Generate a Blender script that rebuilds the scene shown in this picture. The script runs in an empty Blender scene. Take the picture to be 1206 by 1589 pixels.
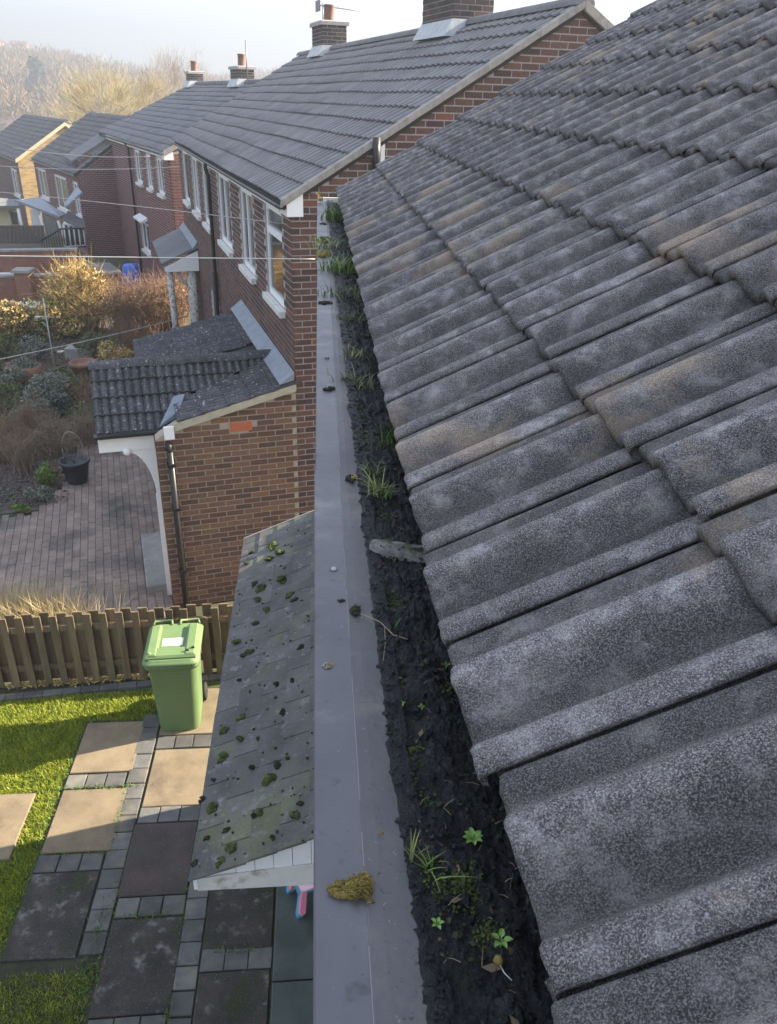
import bpy, math, random
import numpy as np
from mathutils import Vector, Matrix, noise
random.seed(7); rng = np.random.default_rng(7)
S = bpy.context.scene
COL = S.collection
CAMZ = 6.1
# ---------------------------------------------------------------- camera
F_PX, PITCH, ROLL, YAW = 1246.06, 0.47215, 0.027575, -0.094324
def cam_axes():
    cy, sy = math.cos(YAW), math.sin(YAW)
    w = Vector((-sy*math.cos(PITCH), cy*math.cos(PITCH), -math.sin(PITCH)))
    r = Vector((cy, sy, 0)); u = r.cross(w)
    cr, sr = math.cos(ROLL), math.sin(ROLL)
    return r*cr+u*sr, u*cr-r*sr, w
CR, CU, CW = cam_axes()
cd = bpy.data.cameras.new('camera'); cam = bpy.data.objects.new('camera', cd); COL.objects.link(cam)
cd.sensor_fit = 'VERTICAL'; cd.sensor_height = 36; cd.lens = F_PX/1589*36
cd.clip_start = 0.02; cd.clip_end = 3000
cam.matrix_world = Matrix(((CR.x, CU.x, -CW.x, 0), (CR.y, CU.y, -CW.y, 0), (CR.z, CU.z, -CW.z, CAMZ), (0, 0, 0, 1)))
S.camera = cam
# ---------------------------------------------------------------- sky and sun
SUN_EL, SUN_AZ = math.radians(28.5), math.radians(76.7)     # azimuth from +Y towards +X
wd = bpy.data.worlds.new('World'); S.world = wd; wd.use_nodes = True
nt = wd.node_tree; bg = nt.nodes['Background']
sky = nt.nodes.new('ShaderNodeTexSky'); sky.sky_type = 'NISHITA'; sky.sun_disc = False
sky.sun_elevation = SUN_EL; sky.sun_rotation = SUN_AZ; sky.air_density = 1.0; sky.dust_density = .8; sky.ozone_density = 1.0
bg.inputs[1].default_value = 0.075
tc = nt.nodes.new('ShaderNodeTexCoord'); mp = nt.nodes.new('ShaderNodeMapping'); mp.inputs['Scale'].default_value = (1.0, 1.6, 7.0)
nz = nt.nodes.new('ShaderNodeTexNoise'); nz.inputs['Scale'].default_value = 1.6; nz.inputs['Detail'].default_value = 6; nz.inputs['Distortion'].default_value = .6
rp = nt.nodes.new('ShaderNodeValToRGB'); rp.color_ramp.elements[0].position = .40; rp.color_ramp.elements[1].position = .68
rp.color_ramp.elements[0].color = (.62, .62, .62, 1); rp.color_ramp.elements[1].color = (.9, .9, .9, 1)
mx = nt.nodes.new('ShaderNodeMix'); mx.data_type = 'RGBA'; mx.inputs['B'].default_value = (3.5, 3.95, 4.8, 1)
L = nt.links.new
L(tc.outputs['Generated'], mp.inputs[0]); L(mp.outputs[0], nz.inputs['Vector']); L(nz.outputs[0], rp.inputs[0])
L(rp.outputs[0], mx.inputs['Factor']); L(sky.outputs[0], mx.inputs['A']); L(mx.outputs['Result'], bg.inputs[0])
sd = bpy.data.lights.new('sun', 'SUN'); sd.energy = 5.0; sd.angle = math.radians(.5); sd.color = (1.0, .86, .66)
sun = bpy.data.objects.new('sun', sd); COL.objects.link(sun)
SD = Vector((math.sin(SUN_AZ)*math.cos(SUN_EL), math.cos(SUN_AZ)*math.cos(SUN_EL), math.sin(SUN_EL)))
sun.rotation_euler = SD.to_track_quat('Z', 'Y').to_euler(); sun.location = (20, 6, 30)
vs = S.view_settings; vs.view_transform = 'Standard'; vs.look = 'None'; vs.gamma = 1; vs.use_curve_mapping = False
vs.exposure = 2.35
S.cycles.max_bounces = 5; S.cycles.diffuse_bounces = 3; S.cycles.glossy_bounces = 3; S.cycles.transparent_max_bounces = 6
S.cycles.use_denoising = True; S.cycles.volume_bounces = 0; S.cycles.volume_step_rate = 4; S.cycles.use_adaptive_sampling = True
S.cycles.sample_clamp_indirect = 4

# ---------------------------------------------------------------- places: rays through a point of the survey photo
def ray(px, py):
    return CR*((px-603)/F_PX) + CU*((794.5-py)/F_PX) + CW
def gz(px, py, z=0.0):
    d = ray(px, py); t = (z-CAMZ)/d.z
    return Vector((d.x*t, d.y*t, z))
def gy(px, py, y):
    d = ray(px, py); t = y/d.y
    return Vector((d.x*t, y, CAMZ+d.z*t))
# ---------------------------------------------------------------- helpers
class MB:
    def __init__(s): s.v = []; s.f = []; s.sm = []
    def add(s, vs_, fs, smooth=False):
        n = len(s.v); s.v += [tuple(q) for q in vs_]; s.f += [tuple(i+n for i in f) for f in fs]; s.sm += [smooth]*len(fs); return s
    def hexa(s, p):      # p: 4 bottom (ccw from above) + 4 top
        return s.add(p, [(3, 2, 1, 0), (4, 5, 6, 7), (0, 1, 5, 4), (1, 2, 6, 5), (2, 3, 7, 6), (3, 0, 4, 7)])
    def box(s, x0, x1, y0, y1, z0, z1):
        return s.hexa([(x0, y0, z0), (x1, y0, z0), (x1, y1, z0), (x0, y1, z0), (x0, y0, z1), (x1, y0, z1), (x1, y1, z1), (x0, y1, z1)])
    def rbox(s, x0, x1, y0, y1, z0, z1, b=.01):   # top edges bevelled
        p = [(x0, y0, z0), (x1, y0, z0), (x1, y1, z0), (x0, y1, z0), (x0, y0, z1-b), (x1, y0, z1-b), (x1, y1, z1-b), (x0, y1, z1-b),
             (x0+b, y0+b, z1), (x1-b, y0+b, z1), (x1-b, y1-b, z1), (x0+b, y1-b, z1)]
        return s.add(p, [(0, 1, 5, 4), (1, 2, 6, 5), (2, 3, 7, 6), (3, 0, 4, 7), (4, 5, 9, 8), (5, 6, 10, 9), (6, 7, 11, 10), (7, 4, 8, 11), (8, 9, 10, 11), (3, 2, 1, 0)])
    def prism(s, poly, axis, a, b):   # poly in the plane across axis (0 = x, 1 = y, 2 = z)
        def P(q, t):
            return (t, q[0], q[1]) if axis == 0 else (q[0], t, q[1]) if axis == 1 else (q[0], q[1], t)
        n = len(poly); vs_ = [P(q, a) for q in poly]+[P(q, b) for q in poly]
        fs = [tuple(range(n)), tuple(range(2*n-1, n-1, -1))]+[(i, i+n, (i+1) % n+n, (i+1) % n) for i in range(n)]
        return s.add(vs_, fs)
    def tube(s, pts, r, n=6, r1=None, cap=True):
        pts = [Vector(p) for p in pts]; m = len(pts); vs_ = []; up = Vector((0, 0, 1))
        for i, p in enumerate(pts):
            d = (pts[min(i+1, m-1)]-pts[max(i-1, 0)]); d = d.normalized() if d.length > 1e-9 else up
            a = d.cross(up); a = a.normalized() if a.length > .05 else d.cross(Vector((1, 0, 0))).normalized(); b = d.cross(a)
            rr = r if r1 is None else r+(r1-r)*i/max(1, m-1)
            for k in range(n):
                t = 2*math.pi*k/n; vs_.append(p+a*(rr*math.cos(t))+b*(rr*math.sin(t)))
        fs = [(i*n+k, i*n+(k+1) % n, (i+1)*n+(k+1) % n, (i+1)*n+k) for i in range(m-1) for k in range(n)]
        if cap and n > 2: fs += [tuple(range(n-1, -1, -1)), tuple(range((m-1)*n, m*n))]
        return s.add(vs_, fs, True)
    def lathe(s, prof, n=20, c=(0, 0, 0)):
        vs_ = [(c[0]+r*math.cos(2*math.pi*k/n), c[1]+r*math.sin(2*math.pi*k/n), c[2]+z) for r, z in prof for k in range(n)]
        fs = [(i*n+k, i*n+(k+1) % n, (i+1)*n+(k+1) % n, (i+1)*n+k) for i in range(len(prof)-1) for k in range(n)]
        return s.add(vs_, fs, True)
    def blob(s, c, r, seed=0, n=10, m=7, amp=.3, fr=1.5):
        vs_ = []; fs = []
        for i in range(m+1):
            th = math.pi*i/m
            for k in range(n):
                ph = 2*math.pi*k/n; d = Vector((math.sin(th)*math.cos(ph), math.sin(th)*math.sin(ph), math.cos(th)))
                q = 1+amp*noise.noise(d*fr+Vector((seed*7.3, seed*1.7, 0)))
                vs_.append((c[0]+d.x*r[0]*q, c[1]+d.y*r[1]*q, c[2]+d.z*r[2]*q))
        for i in range(m):
            for k in range(n): fs.append((i*n+k, (i+1)*n+k, (i+1)*n+(k+1) % n, i*n+(k+1) % n))
        return s.add(vs_, fs, True)
    def mesh(s, name, m=None):
        me = bpy.data.meshes.new(name); me.from_pydata(s.v, [], s.f)
        if any(s.sm): me.polygons.foreach_set('use_smooth', s.sm)
        if m: me.materials.append(m)
        me.update(); return me
def lk(name, me, parent=None, loc=None, rz=0, mat=None):
    o = bpy.data.objects.new(name, me); COL.objects.link(o)
    if parent: o.parent = parent
    if loc is not None: o.location = loc
    if rz: o.rotation_euler[2] = rz
    if mat is not None: o.matrix_local = mat
    return o
def ob(name, mb, m, parent=None, loc=None, rz=0): return lk(name, mb.mesh(name, m), parent, loc, rz)
def tag(o, label=None, cat=None, group=None, kind=None):
    if label: o['label'] = label
    if cat: o['category'] = cat
    if group: o['group'] = group
    if kind: o['kind'] = kind
    return o
def thing(name, loc, label, cat, rz=0, group=None):
    return tag(lk(name, None, None, loc, rz), label, cat, group)
def npmesh(name, V, Fc, m, parent=None, smooth=False):
    me = bpy.data.meshes.new(name); V = np.asarray(V, np.float32); Fc = np.asarray(Fc, np.int32); k = Fc.shape[1]
    me.vertices.add(len(V)); me.vertices.foreach_set('co', V.ravel())
    me.loops.add(Fc.size); me.loops.foreach_set('vertex_index', Fc.ravel())
    me.polygons.add(len(Fc)); me.polygons.foreach_set('loop_start', np.arange(0, Fc.size, k)); me.polygons.foreach_set('loop_total', np.full(len(Fc), k))
    if smooth: me.polygons.foreach_set('use_smooth', np.ones(len(Fc), bool))
    me.update(calc_edges=True); me.materials.append(m); return lk(name, me, parent)
# ---------------------------------------------------------------- materials
def lin(h):
    c = [int(h[i:i+2], 16)/255 for i in (0, 2, 4)]
    return tuple((x/12.92 if x <= .04045 else ((x+.055)/1.055)**2.4) for x in c)+(1,)
def mat(name, stops, scale=5, rough=.85, bump=0, bscale=60, speck=None, patch=None, rand=0, island=0, metal=0, spec=.4, stretch=(1, 1, 1), detail=6, bdist=.01, rrange=0, sss=0, trans=0):
    """stops: [(pos, rgb)] over a noise of the world position; speck / patch: (rgb, scale, low, high); rand: tone spread per object, island: per loose piece"""
    m = bpy.data.materials.new(name); m.use_nodes = True; t = m.node_tree; N = t.nodes.new; K = t.links.new
    bs = t.nodes['Principled BSDF']; bs.inputs['Roughness'].default_value = rough; bs.inputs['Metallic'].default_value = metal
    bs.inputs['Specular IOR Level'].default_value = spec
    if trans: bs.inputs['Transmission Weight'].default_value = trans
    ge = N('ShaderNodeNewGeometry'); mp_ = N('ShaderNodeMapping'); mp_.inputs['Scale'].default_value = stretch; K(ge.outputs['Position'], mp_.inputs[0])
    def nz_(sc, dt=detail, rg=.6):
        n = N('ShaderNodeTexNoise'); n.inputs['Scale'].default_value = sc; n.inputs['Detail'].default_value = dt; n.inputs['Roughness'].default_value = rg; K(mp_.outputs[0], n.inputs['Vector']); return n.outputs[0]
    def col(c): return tuple(c) if len(c) == 4 else tuple(c)+(1,)
    r = N('ShaderNodeValToRGB'); cr = r.color_ramp
    while len(cr.elements) < len(stops): cr.elements.new(.5)
    for e, (p, c) in zip(cr.elements, stops): e.position = p; e.color = col(c)
    K(nz_(scale), r.inputs[0]); out = r.outputs[0]
    for sp in (patch or []) + (speck or []):
        c, sc, lo, hi = sp
        q = N('ShaderNodeMapRange'); q.inputs['From Min'].default_value = lo; q.inputs['From Max'].default_value = hi; K(nz_(sc, 5 if sp in (patch or []) else 5, .62 if sp in (patch or []) else .82), q.inputs['Value'])
        x = N('ShaderNodeMix'); x.data_type = 'RGBA'; K(q.outputs[0], x.inputs['Factor']); K(out, x.inputs['A']); x.inputs['B'].default_value = col(c); out = x.outputs['Result']
    for amt, src in ((rand, 'o'), (island, 'i')):
        if amt:
            s_ = (N('ShaderNodeObjectInfo').outputs['Random'] if src == 'o' else ge.outputs['Random Per Island'])
            q = N('ShaderNodeMapRange'); q.inputs['To Min'].default_value = 1-amt; q.inputs['To Max'].default_value = 1+amt; K(s_, q.inputs['Value'])
            h = N('ShaderNodeHueSaturation'); K(out, h.inputs['Color']); K(q.outputs[0], h.inputs['Value']); out = h.outputs[0]
    K(out, bs.inputs['Base Color'])
    if rrange:
        q = N('ShaderNodeMapRange'); q.inputs['To Min'].default_value = rough-rrange; q.inputs['To Max'].default_value = rough+rrange; K(nz_(scale*1.7), q.inputs['Value']); K(q.outputs[0], bs.inputs['Roughness'])
    if bump:
        b = N('ShaderNodeBump'); b.inputs['Strength'].default_value = bump; b.inputs['Distance'].default_value = bdist; K(nz_(bscale, 5), b.inputs['Height']); K(b.outputs[0], bs.inputs['Normal'])
    return m
def brickmat(name, cols, rand=.22):
    """colour picked per brick: by object for single bricks, by loose piece for joined ones"""
    m = mat(name, [(0, cols[0]), (1, cols[0])], 30, .92, .5, 120, rand=0, bdist=.004)
    t = m.node_tree; N = t.nodes.new; K = t.links.new; bs = t.nodes['Principled BSDF']
    a = N('ShaderNodeMath'); a.operation = 'ADD'; K(N('ShaderNodeObjectInfo').outputs['Random'], a.inputs[0])
    K(N('ShaderNodeNewGeometry').outputs['Random Per Island'], a.inputs[1])
    fr = N('ShaderNodeMath'); fr.operation = 'FRACT'; K(a.outputs[0], fr.inputs[0])
    r = N('ShaderNodeValToRGB'); cr = r.color_ramp; cr.interpolation = 'CONSTANT'
    while len(cr.elements) < len(cols): cr.elements.new(.5)
    for i, (e, c) in enumerate(zip(cr.elements, cols)): e.position = i/len(cols) if i < len(cols)-1 else .955; e.color = c
    K(fr.outputs[0], r.inputs[0])
    n = N('ShaderNodeTexNoise'); n.inputs['Scale'].default_value = 45; n.inputs['Detail'].default_value = 5; K(N('ShaderNodeNewGeometry').outputs['Position'], n.inputs['Vector'])
    q = N('ShaderNodeMapRange'); q.inputs['To Min'].default_value = .6; q.inputs['To Max'].default_value = 1.4; K(n.outputs[0], q.inputs['Value'])
    h = N('ShaderNodeHueSaturation'); K(r.outputs[0], h.inputs['Color']); K(q.outputs[0], h.inputs['Value']); K(h.outputs[0], bs.inputs['Base Color'])
    return m
M = {}
M['tile'] = mat('weathered_tile', [(.34, (.028, .024, .027)), (.52, (.066, .056, .059)), (.72, (.165, .147, .148))], 7, .93, .8, 420, bdist=.003, rand=.12,
    patch=[((.225, .21, .21), 28, .49, .70), ((.034, .029, .033), 19, .48, .62), ((.20, .148, .092), 3.1, .565, .64), ((.10, .105, .055), 6.0, .68, .76)], speck=[((.026, .022, .026), 330, .48, .66), ((.42, .39, .39), 600, .47, .70), ((.44, .42, .41), 250, .60, .72)])
M['tile_far'] = mat('neighbour_tile', [(.3, (.14, .134, .138)), (.7, (.21, .202, .206))], 3, .9, .6, 60, rand=.05, island=.05, patch=[((.17, .165, .155), 1.1, .55, .75)])
M['tile_porch'] = mat('lichen_tile', [(.3, (.045, .045, .052)), (.7, (.09, .09, .10))], 8, .9, .5, 80, rand=.15, speck=[((.42, .42, .44), 21, .60, .64), ((.36, .36, .33), 50, .60, .63)])
M['tile_far2'] = mat('distant_tile', [(.3, (.12, .12, .13)), (.7, (.17, .17, .18))], 2, .9, 0, island=.12)
M['mortar_verge'] = mat('verge_mortar', [(.3, (.24, .22, .20)), (.7, (.36, .33, .30))], 12, .95, .6, 60, island=.05)
M['felt'] = mat('roof_felt', [(0, (.02, .02, .022)), (1, (.04, .04, .04))], 4)
BR = [lin('62483f'), lin('513d39'), lin('634840'), lin('694d43'), lin('4b3b39'), lin('5a4640'), lin('7a4c3c')]
M['brick'] = brickmat('dark_brick', BR)
M['brick_ext'] = brickmat('brown_brick', [lin('6b5145'), lin('5f483d'), lin('735749'), lin('654b40'), lin('58443c'), lin('785b48'), lin('805e49')])
M['brick_red'] = brickmat('red_brick', [lin('704945'), lin('684442'), lin('784e48'), lin('6e4843'), lin('613f3e')])
M['brick_yel'] = brickmat('buff_brick', [lin('b89a68'), lin('ab8e5e'), lin('c4a673'), lin('a98a58')])
M['mortar'] = mat('brick_mortar', [(.3, (.33, .28, .225)), (.7, (.43, .37, .30))], 20, .95, .4, 90)
M['mortar_d'] = mat('dark_mortar', [(.3, (.33, .30, .29)), (.7, (.43, .40, .38))], 20, .95, .4, 90)
M['vent'] = mat('terracotta_vent', [(0, (.42, .12, .05)), (1, (.5, .17, .08))], 20, .85)
M['upvc'] = mat('white_plastic', [(.3, (.80, .80, .81)), (.7, (.86, .86, .86))], 6, .4, .1, 30, patch=[((.6, .59, .56), 5, .64, .8)])
M['paintw'] = mat('old_white_paint', [(.3, (.6, .6, .57)), (.7, (.75, .74, .7))], 9, .6, .3, 40, patch=[((.38, .36, .3), 9, .55, .7)])
M['black_pl'] = mat('black_plastic', [(0, (.012, .012, .014)), (1, (.03, .03, .03))], 12, .38)
M['glass'] = mat('window_glass', [(0, (.02, .024, .027)), (1, (.035, .04, .045))], 3, .06, spec=.9)
M['curtain'] = mat('net_curtain', [(0, (.4, .4, .38)), (1, (.55, .55, .52))], 8, .9)
M['apron'] = mat('pale_lead', [(.3, (.36, .38, .40)), (.7, (.52, .53, .54))], 9, .6, .3, 30)
M['lead'] = mat('lead_flashing', [(.3, (.17, .195, .235)), (.7, (.26, .29, .34))], 7, .6, .4, 30, metal=.1)
M['concrete'] = mat('concrete', [(.3, (.22, .21, .20)), (.7, (.33, .32, .30))], 6, .93, .5, 90)
M['wood_old'] = mat('weathered_timber', [(.3, (.08, .056, .034)), (.55, (.16, .118, .07)), (.8, (.25, .19, .115))], 9, .9, .8, 45, rand=.25, stretch=(1, 1, .12), patch=[((.10, .12, .07), 3, .55, .75)])
M['cap'] = mat('grey_aluminium', [(.25, (.080, .079, .090)), (.75, (.122, .119, .130))], 7, .42, .12, 25, metal=.35, spec=.5, rrange=.14, patch=[((.19, .185, .18), 9, .56, .75), ((.06, .06, .065), 30, .60, .70)], speck=[((.34, .34, .34), 90, .66, .69), ((.04, .04, .04), 140, .64, .68)])
M['capin'] = mat('grey_aluminium_inner', [(.25, (.068, .066, .074)), (.75, (.105, .10, .105))], 7, .5, .2, 40, metal=.25, spec=.5, rrange=.14, patch=[((.15, .145, .13), 9, .52, .72), ((.06, .06, .055), 20, .60, .72)], speck=[((.30, .29, .27), 110, .64, .68), ((.03, .03, .03), 70, .60, .66)])
M['muck'] = mat('wet_black_silt', [(.25, (.003, .003, .005)), (.5, (.009, .009, .012)), (.72, (.032, .032, .038))], 42, .50, 1.0, 260, bdist=.006, rrange=.28, patch=[((.022, .028, .010), 11, .58, .72), ((.06, .065, .075), 60, .66, .80)])
M['sealant'] = mat('black_sealant', [(0, (.006, .006, .007)), (1, (.014, .014, .016))], 30, .5, .6, 90)
M['moss'] = mat('moss_green', [(.3, (.030, .042, .012)), (.7, (.10, .125, .035))], 40, .95, .8, 200, bdist=.006, island=.3, rand=.2)
M['moss_d'] = mat('moss_dark', [(.3, (.014, .015, .008)), (.7, (.055, .058, .026))], 40, .95, .8, 200, bdist=.006, island=.3, rand=.3)
M['moss_y'] = mat('moss_golden', [(.3, (.085, .060, .016)), (.7, (.27, .205, .055))], 60, .95, island=.4)
M['blade'] = mat('grass_blade', [(.2, (.06, .12, .02)), (.8, (.15, .22, .05))], 20, .6, island=.35)
M['blade_y'] = mat('pale_grass_blade', [(.2, (.16, .20, .06)), (.8, (.32, .32, .12))], 20, .6, island=.3)
M['leafg'] = mat('leaf_green', [(.2, (.09, .19, .03)), (.8, (.19, .32, .07))], 30, .5, island=.2)
M['lawn_soil'] = mat('lawn_ground', [(.3, (.035, .055, .014)), (.7, (.07, .09, .022))], 4, .95, .6, 60)
M['lawn_blade'] = mat('lawn_grass', [(.25, (.15, .20, .016)), (.55, (.27, .31, .026)), (.8, (.40, .39, .06))], 5, .6, island=.35)
M['slab'] = mat('sandstone_slab', [(.3, (.15, .118, .076)), (.7, (.225, .178, .115))], 5, .93, .6, 160, bdist=.004, rand=.09, speck=[((.29, .25, .18), 150, .56, .64), ((.12, .10, .08), 90, .60, .68)], patch=[((.11, .085, .06), 2.2, .52, .72), ((.07, .075, .04), 3.0, .68, .80)])
M['slab_d'] = mat('stained_slab', [(.3, (.026, .022, .020)), (.7, (.066, .055, .048))], 3.5, .9, .7, 120, bdist=.004, rand=.1, patch=[((.028, .032, .014), 2.6, .50, .66), ((.17, .16, .15), 7, .56, .72), ((.03, .029, .03), 13, .56, .68)], speck=[((.24, .24, .22), 100, .60, .66)])
M['slab_m'] = mat('brown_slab', [(.3, (.043, .034, .030)), (.7, (.08, .063, .054))], 3.5, .9, .5, 160, bdist=.004, patch=[((.06, .052, .048), 3, .5, .7)], speck=[((.26, .24, .22), 110, .60, .66)])
M['sett'] = mat('grey_sett', [(.3, (.075, .075, .075)), (.7, (.13, .128, .122))], 7, .9, .5, 120, rand=.28, patch=[((.20, .175, .13), 2.2, .52, .7)])
M['dirt'] = mat('joint_dirt', [(.3, (.028, .030, .018)), (.7, (.06, .058, .035))], 9, .95, .8, 90)
M['paver'] = mat('block_paver', [(.3, (.18, .14, .12)), (.7, (.29, .23, .195))], 3, .92, .5, 110, rand=.16, island=.16, patch=[((.085, .08, .07), 1.1, .5, .7), ((.22, .19, .15), 3.5, .6, .75)])
M['slate'] = mat('fibre_slate', [(.3, (.075, .073, .072)), (.7, (.135, .132, .128))], 5, .85, .4, 120, rand=.14, patch=[((.14, .15, .09), 2.6, .54, .72), ((.22, .225, .23), 11, .58, .72)], speck=[((.05, .055, .03), 60, .58, .66), ((.34, .34, .33), 40, .64, .67)])
M['earth'] = mat('garden_earth', [(.3, (.06, .048, .035)), (.7, (.14, .11, .08))], 4, .95, .9, 40)
M['gravelb'] = mat('blue_gravel', [(.3, (.09, .09, .10)), (.7, (.2, .2, .215))], 40, .9, .9, 90, island=.4)
M['green_bin'] = mat('green_bin_plastic', [(.3, (.115, .185, .075)), (.7, (.14, .215, .09))], 4, .5, .15, 90, patch=[((.09, .15, .06), 3, .6, .8)])
M['label'] = mat('paper_label', [(0, (.7, .7, .68)), (1, (.8, .8, .78))], 30, .5)
M['rubber'] = mat('black_rubber', [(0, (.015, .015, .015)), (1, (.03, .03, .03))], 9, .8)
M['pink'] = mat('pink_plastic', [(0, (.75, .25, .36)), (1, (.8, .30, .40))], 9, .35)
M['pinkl'] = mat('pale_pink_plastic', [(0, (.78, .5, .6)), (1, (.8, .55, .64))], 9, .35)
M['teal'] = mat('teal_plastic', [(0, (.10, .38, .30)), (1, (.12, .42, .33))], 9, .35)
M['blue'] = mat('blue_plastic', [(0, (.03, .14, .60)), (1, (.04, .17, .65))], 9, .35)
M['blue2'] = mat('light_blue_plastic', [(0, (.10, .28, .62)), (1, (.12, .32, .65))], 9, .35)
M['pot'] = mat('dark_pot', [(0, (.03, .033, .04)), (1, (.05, .055, .065))], 9, .55)
M['terra'] = mat('terracotta', [(.3, (.20, .10, .07)), (.7, (.29, .155, .11))], 12, .85, .3, 50)
M['twig'] = mat('bare_twig', [(.3, (.20, .15, .10)), (.7, (.38, .30, .22))], 5, .9, island=.3)
M['twig_r'] = mat('russet_twig', [(.3, (.18, .105, .07)), (.7, (.32, .21, .14))], 5, .9, island=.35)
M['gold'] = mat('dry_golden_foliage', [(.3, (.30, .20, .07)), (.7, (.55, .42, .18))], 4, .85, island=.45)
M['straw'] = mat('straw', [(.3, (.34, .27, .15)), (.7, (.56, .48, .30))], 4, .85, island=.3)
M['olive'] = mat('olive_foliage', [(.3, (.07, .09, .035)), (.7, (.18, .19, .08))], 4, .85, island=.4)
M['greyg'] = mat('grey_green_foliage', [(.3, (.12, .14, .11)), (.7, (.25, .27, .21))], 4, .85, island=.4)
M['bright'] = mat('bright_green_foliage', [(.3, (.07, .13, .02)), (.7, (.20, .28, .06))], 6, .7, island=.35)
M['bark'] = mat('bark', [(.3, (.10, .085, .07)), (.7, (.19, .165, .135))], 8, .95, .7, 30, stretch=(1, 1, .3))
M['birch'] = mat('peeling_white_post', [(.38, (.10, .085, .07)), (.46, (.5, .48, .44)), (.8, (.68, .66, .62))], 16, .9, .4, 40)
M['willow'] = mat('yellow_willow_twig', [(.3, (.26, .21, .10)), (.7, (.46, .38, .20))], 1, .9, island=.4)
M['rope'] = mat('washing_line', [(0, (.5, .5, .47)), (1, (.62, .62, .58))], 30, .6)
M['wire'] = mat('grey_wire', [(0, (.35, .33, .34)), (1, (.42, .4, .4))], 30, .6)
M['metalp'] = mat('dull_metal', [(0, (.3, .3, .31)), (1, (.42, .42, .43))], 10, .5, metal=.6)
M['render_y'] = mat('cream_render', [(.3, (.55, .47, .30)), (.7, (.62, .54, .36))], 3, .9)
M['hill'] = mat('hill_ground', [(.3, (.10, .09, .05)), (.7, (.19, .17, .09))], .03, .95)
M['wood_hill'] = mat('winter_wood', [(.3, (.13, .088, .042)), (.7, (.28, .195, .095))], .05, .95, island=.35)
M['conifer'] = mat('conifer', [(.3, (.03, .05, .04)), (.7, (.06, .085, .065))], .3, .95, island=.3)
M['farwall'] = mat('far_house_wall', [(0, (.45, .30, .22)), (1, (.62, .48, .38))], .05, .9, island=.3)
M['farroof'] = mat('far_house_roof', [(0, (.2, .12, .10)), (1, (.28, .18, .15))], .05, .9, island=.2)
M['wall_red'] = mat('red_boundary_brick', [(.3, (.20, .09, .065)), (.7, (.28, .14, .10))], 6, .9, .3, 60)
M['decking'] = mat('dark_fence_boards', [(0, (.07, .055, .05)), (1, (.12, .10, .09))], 6, .9, stretch=(1, 1, .2), island=.2)
M['wood_box'] = mat('planter_timber', [(0, (.22, .11, .07)), (1, (.3, .16, .1))], 6, .85)
M['ground'] = mat('far_ground', [(.3, (.05, .055, .03)), (.7, (.10, .095, .055))], .5, .95, .3, 8)
M['aerial'] = mat('aerial_metal', [(0, (.16, .16, .17)), (1, (.25, .25, .26))], 10, .5, metal=.5)

# ================================================================= THE SETTING
# ground sheet, out to the horizon, rising to the wooded hill
def gh(x, y):
    r = math.hypot(x, y); a = math.atan2(x, y)
    h = -0.02
    if r > 42: h -= min(3.0, (r-42)*.05)
    if r > 190:
        k = min(1, (r-190)/260); k = k*k*(3-2*k)
        h += k*(26+5*math.sin(a*9)+3*math.sin(a*23+1)) * (0.55+.45*max(0, min(1, (-a-.15)*3.2)))
    return h
V = []; Fc = []; rs = [0, 4, 9, 16, 26, 34, 42, 50, 60, 80, 110, 150, 190]+[190+20*i for i in range(1, 18)]+[700, 1000, 1600]; na = 120
for r_ in rs:
    for k in range(na):
        a = 2*math.pi*k/na; x, y = r_*math.sin(a), r_*math.cos(a); V.append((x, y, gh(x, y)))
for i in range(len(rs)-1):
    for k in range(na): Fc.append((i*na+k, (i+1)*na+k, (i+1)*na+(k+1) % na, i*na+(k+1) % na))
tag(npmesh('ground', V, Fc, M['ground'], None, True), kind='structure')

# ---- our back garden: lawn, slabs and setts ------------------------------------------------------
g_ = MB().add([(-9, -1, 0.0), (.1, -1, 0.0), (.1, 7.9, 0.0), (-9, 7.40, 0.0)], [(0, 1, 2, 3)])
tag(ob('lawn', g_, M['lawn_soil']), kind='structure')
pa = tag(ob('patio', MB().box(-2.57, .1, .6, 7.0, -.05, .008).box(-1.9, .1, 7.0, 7.5, -.05, .008), M['dirt']), kind='structure')
pa.hide_render = False
def slab(x0, x1, y0, y1, m, ht=.03, b=.006):
    j = lambda: random.uniform(-.005, .005)
    mb = MB().rbox(x0+.006+j(), x1-.006+j(), y0+.006+j(), y1-.006+j(), -.02, ht+random.uniform(-.002, .003), b)
    return ob('slab', mb, m, pa)
for x0, x1, y0, y1, m in [(-2.555, -1.93, 6.20, 6.95, 'slab'), (-2.555, -1.93, 5.235, 5.995, 'slab'), (-2.56, -1.975, 4.22, 5.03, 'slab_d'),
        (-1.765, -1.17, 6.70, 7.46, 'slab'), (-1.765, -1.17, 5.72, 6.50, 'slab'), (-1.78, -1.19, 4.74, 5.53, 'slab_m'), (-1.775, -1.175, 3.73, 4.545, 'slab_d'),
        (-1.005, -.445, 4.20, 4.79, 'slab_d'), (-1.005, -.445, 3.40, 4.03, 'slab_d'), (-1.0, -.445, 5.0, 5.8, 'slab_m'), (-1.0, -.445, 6.0, 6.8, 'slab'), (-1.775, -1.175, 2.75, 3.53, 'slab_d'),
        (-3.45, -2.80, 5.19, 5.97, 'slab'), (-3.45, -2.80, 6.2, 6.2001, 'slab')][:-1]:
    slab(x0, x1, y0, y1, M[m])
MO = {}
def unit_sett(k):
    if k not in MO: MO[k] = MB().rbox(-.5*k[0]+.004, .5*k[0]-.004, -.5*k[1]+.004, .5*k[1]-.004, -.02, .03, .005).mesh('sett', M['sett'])
    return MO[k]
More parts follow.
